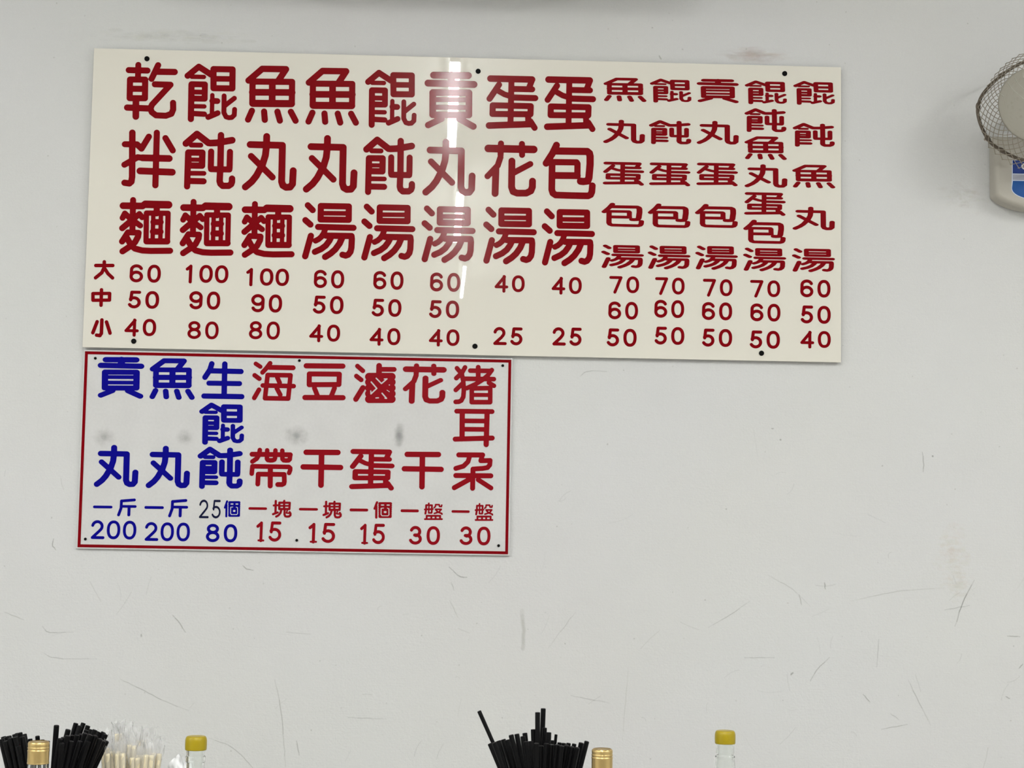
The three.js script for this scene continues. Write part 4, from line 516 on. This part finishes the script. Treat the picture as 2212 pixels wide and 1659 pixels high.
// ---------------------------------------------------------------- tables and what stands on them
const TABLE_Y = 0.752;
function table(label, x0, x1) {
  const o = thing('dining_table', label, 'table', (x0 + x1) / 2, 0, 1.13), w = x1 - x0;
  part('tabletop', rbox(w, 0.028, 0.62, 0.006, 0, TABLE_Y - 0.014, 0), tableTop, o);
  for (const sx of [-1, 1]) for (const sz of [-1, 1]) part('leg', rbox(0.04, TABLE_Y - 0.028, 0.04, 0.005, sx * (w / 2 - 0.06), (TABLE_Y - 0.028) / 2, sz * 0.25), tableSteel, o);
  part('apron', box(w - 0.14, 0.05, 0.50, 0, TABLE_Y - 0.054, 0), tableSteel, o);
}
table('grey dining table under the smaller menu board', -1.12, -0.16);
table('grey dining table under the right half of the large board', -0.10, 0.86);

const pot = (r, h) => lathe([[0, 0], [r * 0.86, 0], [r * 0.9, 0.003], [r, h - 0.002], [r - 0.001, h], [r - 0.003, h], [r * 0.9 - 0.003, 0.006], [0, 0.006]], 40);
function holder(x, z, r, h, label) { const o = thing('chopstick_holder', label, 'holder', x, TABLE_Y, z); part('cup', pot(r, h), holderPlastic, o); part('foot_ring', new THREE.TorusGeometry(r * 0.84, 0.003, 8, 40).rotateX(Math.PI / 2).translate(0, 0.003, 0), holderPlastic, o); }
holder(-0.5515, 1.04, 0.0705, 0.115, 'grey cup of black chopsticks beside the wrapped chopsticks');
holder(0.1228, 1.04, 0.066, 0.115, 'grey cup of black chopsticks standing apart');
holder(-0.434, 0.98, 0.059, 0.115, 'grey cup of plastic-wrapped wooden chopsticks');

function between(geometry, a, b) {   // stands a geometry of unit length (y from 0 to 1) between two points
  const d = new THREE.Vector3().subVectors(b, a), m = new THREE.Matrix4().compose(a, new THREE.Quaternion().setFromUnitVectors(new THREE.Vector3(0, 1, 0), d.clone().normalize()), new THREE.Vector3(1, 1, 1));
  return geometry.applyMatrix4(m);
}
const STICKS = [
  [1,0.0361,1.0554,1.0473,0.1728,0.764,1.0421,2.87],
  [1,0.0515,1.0143,1.071,0.1618,0.764,1.0695,3.59],
  [1,0.0569,1.0186,1.095,0.1527,0.764,1.08,3.59],
  [1,0.0633,1.0155,1.0493,0.145,0.764,1.0767,3.59],
  [1,0.0706,1.0152,1.0297,0.15,0.764,1.0487,3.59],
  [1,0.0754,1.0178,1.0567,0.1462,0.764,1.0668,3.59],
  [1,0.0799,1.0266,1.075,0.1523,0.764,1.0601,3.59],
  [1,0.0893,1.0228,1.0292,0.1427,0.764,1.0399,3.59],
  [1,0.0989,1.016,0.9967,0.1395,0.764,1.0198,3.59],
  [1,0.1023,1.0195,0.9873,0.1339,0.764,1.0158,3.59],
  [1,0.1131,1.0275,1.0117,0.125,0.764,1.0285,3.59],
  [1,0.1187,1.0515,1.0155,0.1214,0.764,1.0369,3.59],
  [1,0.1273,1.0554,1.0009,0.1222,0.764,0.9948,3.59],
  [1,0.1291,1.0299,1.012,0.1214,0.764,1.0205,3.23],
  [1,0.1344,1.0249,1.023,0.1257,0.764,1.0338,3.59],
  [1,0.1409,1.0111,0.9988,0.1243,0.764,1.0052,3.23],
  [1,0.1462,1.0189,0.995,0.1248,0.764,0.9984,2.15],
  [1,0.1517,1.0071,0.9899,0.1259,0.764,0.9913,3.23],
  [1,0.1567,1.0086,1.0089,0.1277,0.764,1.0015,3.23],
  [1,0.1639,1.0076,0.9993,0.1308,0.764,0.9907,3.23],
  [1,0.1709,1.0083,1.0134,0.1299,0.764,0.9967,3.23],
  [1,0.1799,1.0112,1.0243,0.1329,0.764,1.0015,3.59],
  [1,0.1868,1.0146,1.0354,0.1292,0.764,1.0063,3.41],
  [1,0.1008,1.0175,1.0705,0.1362,0.764,1.0793,3.59],
  [1,0.1078,1.0153,1.0466,0.1232,0.764,1.0629,3.59],
  [1,0.1138,1.0182,1.0943,0.1188,0.764,1.0701,3.59],
  [1,0.122,1.0109,1.0598,0.1206,0.764,1.0422,3.59],
  [1,0.1289,1.0147,1.0656,0.1206,0.764,1.0479,3.59],
  [1,0.136,1.013,1.063,0.1251,0.764,1.045,3.59],
  [1,0.1435,1.0135,1.0679,0.1208,0.764,1.0535,3.59],
  [1,0.1494,1.0129,1.0767,0.1271,0.764,1.05,3.59],
  [1,0.1571,1.0123,1.0638,0.1234,0.764,1.0118,3.59],
  [1,0.1642,1.0107,1.0663,0.1255,0.764,1.0172,3.59],
  [1,0.1711,1.0101,1.0696,0.1272,0.764,1.0227,3.59],
  [0,-0.6057,1.0132,1.085,-0.537,0.764,1.087,3.59],
  [0,-0.614,1.0115,1.0419,-0.5321,0.764,1.0572,3.59],
  [0,-0.6022,1.0152,1.0722,-0.5246,0.764,1.0506,3.59],
  [0,-0.6127,1.0093,1.0168,-0.5425,0.764,1.0681,3.59],
  [0,-0.5977,1.0155,1.0462,-0.538,0.764,1.064,3.59],
  [0,-0.6048,1.0117,1.0037,-0.5487,0.764,1.0647,3.59],
  [0,-0.5852,1.0202,1.0691,-0.5375,0.764,1.0411,3.59],
  [0,-0.5881,1.0141,1.0332,-0.5213,0.764,1.0699,3.59],
  [0,-0.5985,1.0115,1.0923,-0.5301,0.764,1.0809,3.59],
  [0,-0.5911,1.0157,1.0933,-0.5295,0.764,1.0926,3.59],
  [0,-0.5842,1.0176,1.097,-0.5162,0.764,1.0847,3.59],
  [0,-0.578,1.0069,1.104,-0.5246,0.764,1.0903,3.41],
  [0,-0.5784,1.0166,1.083,-0.529,0.764,1.0873,3.59],
  [0,-0.5807,1.0073,1.0281,-0.5485,0.764,1.0554,3.05],
  [0,-0.5645,1.0144,1.0555,-0.5493,0.764,1.0053,3.05],
  [0,-0.5686,1.0039,1.0081,-0.558,0.764,1.0441,3.05],
  [0,-0.5649,1.0005,0.9924,-0.5603,0.764,1.0129,3.05],
  [0,-0.5352,1.0311,1.0733,-0.5539,0.764,1.0319,3.66],
  [0,-0.526,1.0222,1.042,-0.5857,0.764,1.0341,3.77],
  [0,-0.5231,1.0271,1.0081,-0.5901,0.764,1.0108,3.41],
  [0,-0.5169,1.0243,1.0121,-0.5804,0.764,1.0514,3.41],
  [0,-0.5195,1.0239,0.976,-0.5967,0.764,1.0133,3.41],
  [0,-0.5106,1.0216,0.9876,-0.5856,0.764,1.0059,3.41],
  [0,-0.5076,1.018,1.0106,-0.5842,0.764,1.0216,3.59],
  [0,-0.5075,1.0148,0.976,-0.5974,0.764,1.0069,3.59],
  [0,-0.4968,1.018,1.0061,-0.5869,0.764,1.0151,3.59],
  [0,-0.4968,1.0128,0.9815,-0.6024,0.764,1.0362,3.59],
  [0,-0.4908,1.0115,0.976,-0.5942,0.764,1.0023,3.59],
  [0,-0.4852,1.01,0.9889,-0.588,0.764,0.9997,3.59],
  [0,-0.4766,1.005,1.0244,-0.5826,0.764,0.9922,3.59],
  [0,-0.5239,1.0163,1.0982,-0.5668,0.764,1.0556,3.59],
  [0,-0.5259,1.0147,1.0707,-0.5539,0.764,1.0239,3.59],
  [0,-0.515,1.0199,1.094,-0.5619,0.764,1.0717,3.59],
  [0,-0.5213,1.0136,1.0342,-0.5557,0.764,1.0159,3.59],
  [0,-0.5138,1.0145,1.0402,-0.5741,0.764,1.0423,3.59],
  [0,-0.5099,1.015,1.033,-0.5667,0.764,1.0,3.59],
  [0,-0.5001,1.0187,1.0541,-0.5737,0.764,1.0243,3.59],
  [0,-0.4896,1.019,1.0713,-0.5892,0.764,1.0613,3.59],
  [0,-0.4839,1.0169,1.066,-0.5758,0.764,1.0101,3.59],
  [0,-0.4766,1.0129,1.068,-0.5742,0.764,1.016,3.59],
  [0,-0.4773,1.0074,1.0421,-0.5954,0.764,1.021,3.59],
  [0,-0.5197,1.0113,1.104,-0.5476,0.764,1.0709,3.59],
  [0,-0.5104,1.0126,1.0921,-0.5573,0.764,1.0688,3.59],
  [0,-0.5014,1.0111,1.078,-0.5695,0.764,1.069,3.59],
  [0,-0.4903,1.0114,1.0795,-0.5672,0.764,1.0631,3.59],
];
const stickLabels = ['black chopstick in the cup beside the wrapped chopsticks', 'black chopstick in the cup standing apart'];
const ownLabels = { 0: 'thin black chopstick leaning far out over the rim of its cup', 12: 'tallest black chopstick standing upright in the cup standing apart', 11: 'second tallest black chopstick, upright against the tallest one', 16: 'very thin short black chopstick tip among thicker ones', 51: 'single upright black chopstick just beside the gold-capped bottle' };
STICKS.forEach(([cup, tx, ty, tz, fx, fy, fz, mm], i) => {   // top, foot and radius of each stick
  const top = new THREE.Vector3(tx, ty, tz), foot = new THREE.Vector3(fx, fy, fz), L = top.distanceTo(foot), r = mm / 1000;
  const o = part(numbered('chopstick'), lathe([[0, 0], [r * 0.55, 0.0006], [r * 0.62, 0.004], [r * 0.81, L * 0.55], [r, L - 0.012], [r, L - 0.0009], [r * 0.88, L - 0.0002], [0, L]], 14), blackStick, scene);
  tag(o, ownLabels[i] ?? stickLabels[cup], 'chopstick', cup ? 'black chopsticks in the cup standing apart' : 'black chopsticks in the cup beside the wrapped ones');
  o.position.copy(foot); o.quaternion.setFromUnitVectors(new THREE.Vector3(0, 1, 0), top.clone().sub(foot).normalize());
});

// wrapped chopsticks: two wooden sticks in a crumpled clear sleeve
const WRAPS = [
  [-0.4936,0.9853,0.9405,-0.4702,0.764,0.9724,0.0248],
  [-0.4711,0.9883,1.0229,-0.4623,0.764,1.0039,0.016],
  [-0.4696,0.988,0.9962,-0.4702,0.764,0.9876,0.0233],
  [-0.4571,0.9894,1.03,-0.4503,0.764,1.0132,0.0197],
  [-0.4754,1.0057,0.9428,-0.4606,0.764,0.9564,0.0168],
  [-0.4624,0.9822,0.9616,-0.4506,0.764,0.9757,0.0335],
  [-0.4446,0.9983,1.0106,-0.4554,0.764,0.9904,0.0189],
  [-0.4657,0.9905,0.93,-0.4493,0.764,0.9463,0.0277],
  [-0.4371,0.983,1.0238,-0.4349,0.764,1.0015,0.0146],
  [-0.4381,0.9823,0.9901,-0.4399,0.764,0.9865,0.0153],
  [-0.4346,0.9797,0.9752,-0.4357,0.764,0.972,0.024],
  [-0.4349,0.9866,0.9452,-0.4463,0.764,0.9612,0.0284],
  [-0.4168,0.9877,1.03,-0.43,0.764,1.0167,0.0182],
  [-0.4229,0.98,0.9639,-0.4297,0.764,0.9576,0.0248],
  [-0.412,0.9858,0.9971,-0.4249,0.764,0.988,0.0175],
  [-0.4457,0.9954,0.93,-0.4346,0.764,0.943,0.0124],
];
WRAPS.forEach(([tx, ty, tz, fx, fy, fz, spare], n) => {   // top and foot of the sticks, and how far the sleeve stands over them
  const top = new THREE.Vector3(tx, ty, tz), foot = new THREE.Vector3(fx, fy, fz);
  const o = thing('wrapped_chopsticks', 'pair of wooden chopsticks in a crumpled clear plastic sleeve', 'chopsticks', foot.x, foot.y, foot.z, 'plastic-wrapped chopsticks in the cup');
  o.quaternion.setFromUnitVectors(new THREE.Vector3(0, 1, 0), top.clone().sub(foot).normalize());
  const L = top.distanceTo(foot), H = L + Math.max(0.014, spare), spin = range(-0.5, 0.5);
  for (const s of [-1, 1]) part('stick', lathe([[0, 0], [0.0016, 0.0004], [0.0021, 0.004], [0.0036, L - 0.004], [0.0034, L - 0.0006], [0, L]], 10).translate(s * 0.0039, 0, 0).rotateY(spin), bamboo, o, 'pale wooden stick');
  const rows = 26, cols = 18, pos = [], idx = [];
  for (let j = 0; j <= rows; j++) for (let i = 0; i <= cols; i++) {
    const v = j / rows, y = H * v, a = (i % cols) / cols * Math.PI * 2, over = Math.max(0, (y - L * 0.9) / (H - L * 0.9)), k = 0.0004 + over * 0.0052;
    const rx = 0.0079 + over * 0.0024, rz = 0.0042 - over * 0.0014;
    let x = Math.cos(a) * rx, z = Math.sin(a) * rz;
    x += noise.noise(n * 7.3 + Math.cos(a) * 1.5, y * 95, Math.sin(a) * 1.5) * k; z += noise.noise(n * 3.1 + Math.cos(a) * 1.7, y * 110 + 40, Math.sin(a) * 1.7) * k * 1.5;
    const yy = y + over * (noise.noise(n * 5.7, Math.cos(a) * 1.4 + 9, Math.sin(a) * 2.2) * 0.010) ;
    pos.push(x * Math.cos(spin) + z * Math.sin(spin), yy, z * Math.cos(spin) - x * Math.sin(spin));
  }
  for (let j = 0; j < rows; j++) for (let i = 0; i < cols; i++) { const a = j * (cols + 1) + i, b = a + cols + 1; idx.push(a, b, a + 1, a + 1, b, b + 1); }
  const g = new THREE.BufferGeometry(); g.setAttribute('position', new THREE.Float32BufferAttribute(pos, 3)); g.setIndex(idx); g.computeVertexNormals();
  part('sleeve', g, film, o, 'crumpled clear plastic sleeve');
});

// bottles
function bottle(name, label, x, z, outer, wall, capParts, liquid, level) {
  const o = thing(name, label, 'bottle', x, TABLE_Y, z);
  const inner = outer.filter(([r]) => r > wall).map(([r, y], i, all) => [r - wall, i === 0 ? y + 0.006 : y]).reverse();
  part('glass_body', lathe([[0, 0], ...outer, ...inner, [0, inner.at(-1)[1]]], 64), glass, o, 'clear glass');
  const fill = inner.slice().reverse().filter(([, y]) => y < level).map(([r, y]) => [r - 0.0002, y + 0.0002]);
  part('liquid', lathe([[0, fill[0][1]], ...fill, [fill.at(-1)[0], level], [0, level]], 48), liquid, o);
  for (const [n, pts, m, l] of capParts) part(n, lathe(pts, 64), m, o, l);
}
const goldCap = (h) => [['screw_cap', [[0.0132, h - 0.0288], [0.01405, h - 0.0288], [0.0142, h - 0.0283], [0.0142, h - 0.0273], [0.01385, h - 0.0268], [0.01385, h - 0.0132], [0.0142, h - 0.0126], [0.0142, h - 0.0114], [0.0136, h - 0.0106], [0.0135, h - 0.0098], [0.0141, h - 0.0090], [0.0141, h - 0.0078], [0.0136, h - 0.0070], [0.0136, h - 0.0058], [0.0139, h - 0.0050], [0.0138, h - 0.0022], [0.0128, h - 0.0006], [0.0115, h], [0.0112, h - 0.0008], [0, h - 0.0008]], gold, 'gold metal screw cap']];
const goldBody = (h) => [[0.031, 0.0], [0.033, 0.003], [0.033, 0.12], [0.031, 0.15], [0.022, 0.19], [0.015, h - 0.045], [0.0130, h - 0.031], [0.0128, h - 0.010], [0.0126, h - 0.002]];
bottle('gold_cap_bottle', 'glass sauce bottle with gold cap amid black chopsticks on the left table', -0.5399, 1.15, goldBody(0.2670), 0.0028, goldCap(0.2670), soySauce, 0.215);
bottle('gold_cap_bottle', 'glass sauce bottle with gold cap beside yellow-capped bottle and chopstick cup', 0.1983, 1.15, goldBody(0.2669), 0.0028, goldCap(0.2669), soySauce, 0.232);
const yellow = (h, r, t) => [['screw_cap', [[r - 0.0012, h - t], [r - 0.0006, h - t], [r - 0.0002, h - t + 0.0012], [r, h - t * 0.6], [r - 0.0001, h - t * 0.3], [r - 0.0008, h - 0.0022], [r - 0.0018, h - 0.0006], [r - 0.003, h], [0, h]], yellowCap, 'yellow screw cap']];
{ const h = 0.2727;
  bottle('yellow_cap_bottle', 'clear glass bottle with yellow cap beside the wrapped chopsticks', -0.3399, 1.12,
    [[0.029, 0], [0.031, 0.003], [0.031, 0.12], [0.029, 0.15], [0.020, 0.19], [0.0135, 0.215], [0.0120, h - 0.040], [0.0121, h - 0.0345], [0.0128, h - 0.0338], [0.0132, h - 0.0328], [0.0132, h - 0.0272], [0.0128, h - 0.0262], [0.0122, h - 0.0254], [0.0124, h - 0.0200], [0.0122, h - 0.003]], 0.0027, yellow(h, 0.0144, 0.0181), vinegar, 0.19); }
{ const h = 0.2892;
  bottle('yellow_cap_bottle', 'clear glass bottle with yellow cap standing alone right of gold-capped bottle', 0.3659, 1.12,
    [[0.029, 0], [0.031, 0.003], [0.031, 0.12], [0.030, 0.16], [0.022, 0.205], [0.0165, h - 0.060], [0.0139, h - 0.0490], [0.0126, h - 0.0380], [0.0124, h - 0.0363], [0.0133, h - 0.0352], [0.0132, h - 0.0338], [0.0118, h - 0.0322], [0.0117, h - 0.0306], [0.0123, h - 0.0292], [0.0122, h - 0.018], [0.0121, h - 0.003]], 0.0027, yellow(h, 0.0139, 0.0173), vinegar, 0.20); }

// paper napkins standing out of a box between the wrapped chopsticks and the yellow-capped bottle
{
  const o = thing('napkin_box', 'grey napkin box with white tissue sticking up behind the yellow-capped bottle', 'napkin box', -0.312, TABLE_Y, 1.07);
  part('box', rbox(0.11, 0.13, 0.09, 0.006, 0.01, 0.065, -0.045), holderPlastic, o);
  const pos = [], idx = [], n = 22;
  for (let j = 0; j <= n; j++) for (let i = 0; i <= n; i++) { const u = i / n - 0.5, v = j / n, x = u * (0.060 - 0.024 * v * v) - 0.040 - 0.022 * v, y = 0.128 + v * (0.109 - 0.08 * u * u); pos.push(x + noise.noise(u * 6, v * 4, 3) * 0.004, y + noise.noise(u * 9, v * 2, 8) * 0.004, -0.035 + noise.noise(u * 9, v * 5, 1) * 0.014 + Math.sin(u * 16) * 0.005); }
  for (let j = 0; j < n; j++) for (let i = 0; i < n; i++) { const a = j * (n + 1) + i, b = a + n + 1; idx.push(a, a + 1, b, a + 1, b + 1, b); }
  const g = new THREE.BufferGeometry(); g.setAttribute('position', new THREE.Float32BufferAttribute(pos, 3)); g.setIndex(idx); g.computeVertexNormals();
  part('tissue', g, paper, o, 'white tissue');
}

renderer.render(scene, camera);
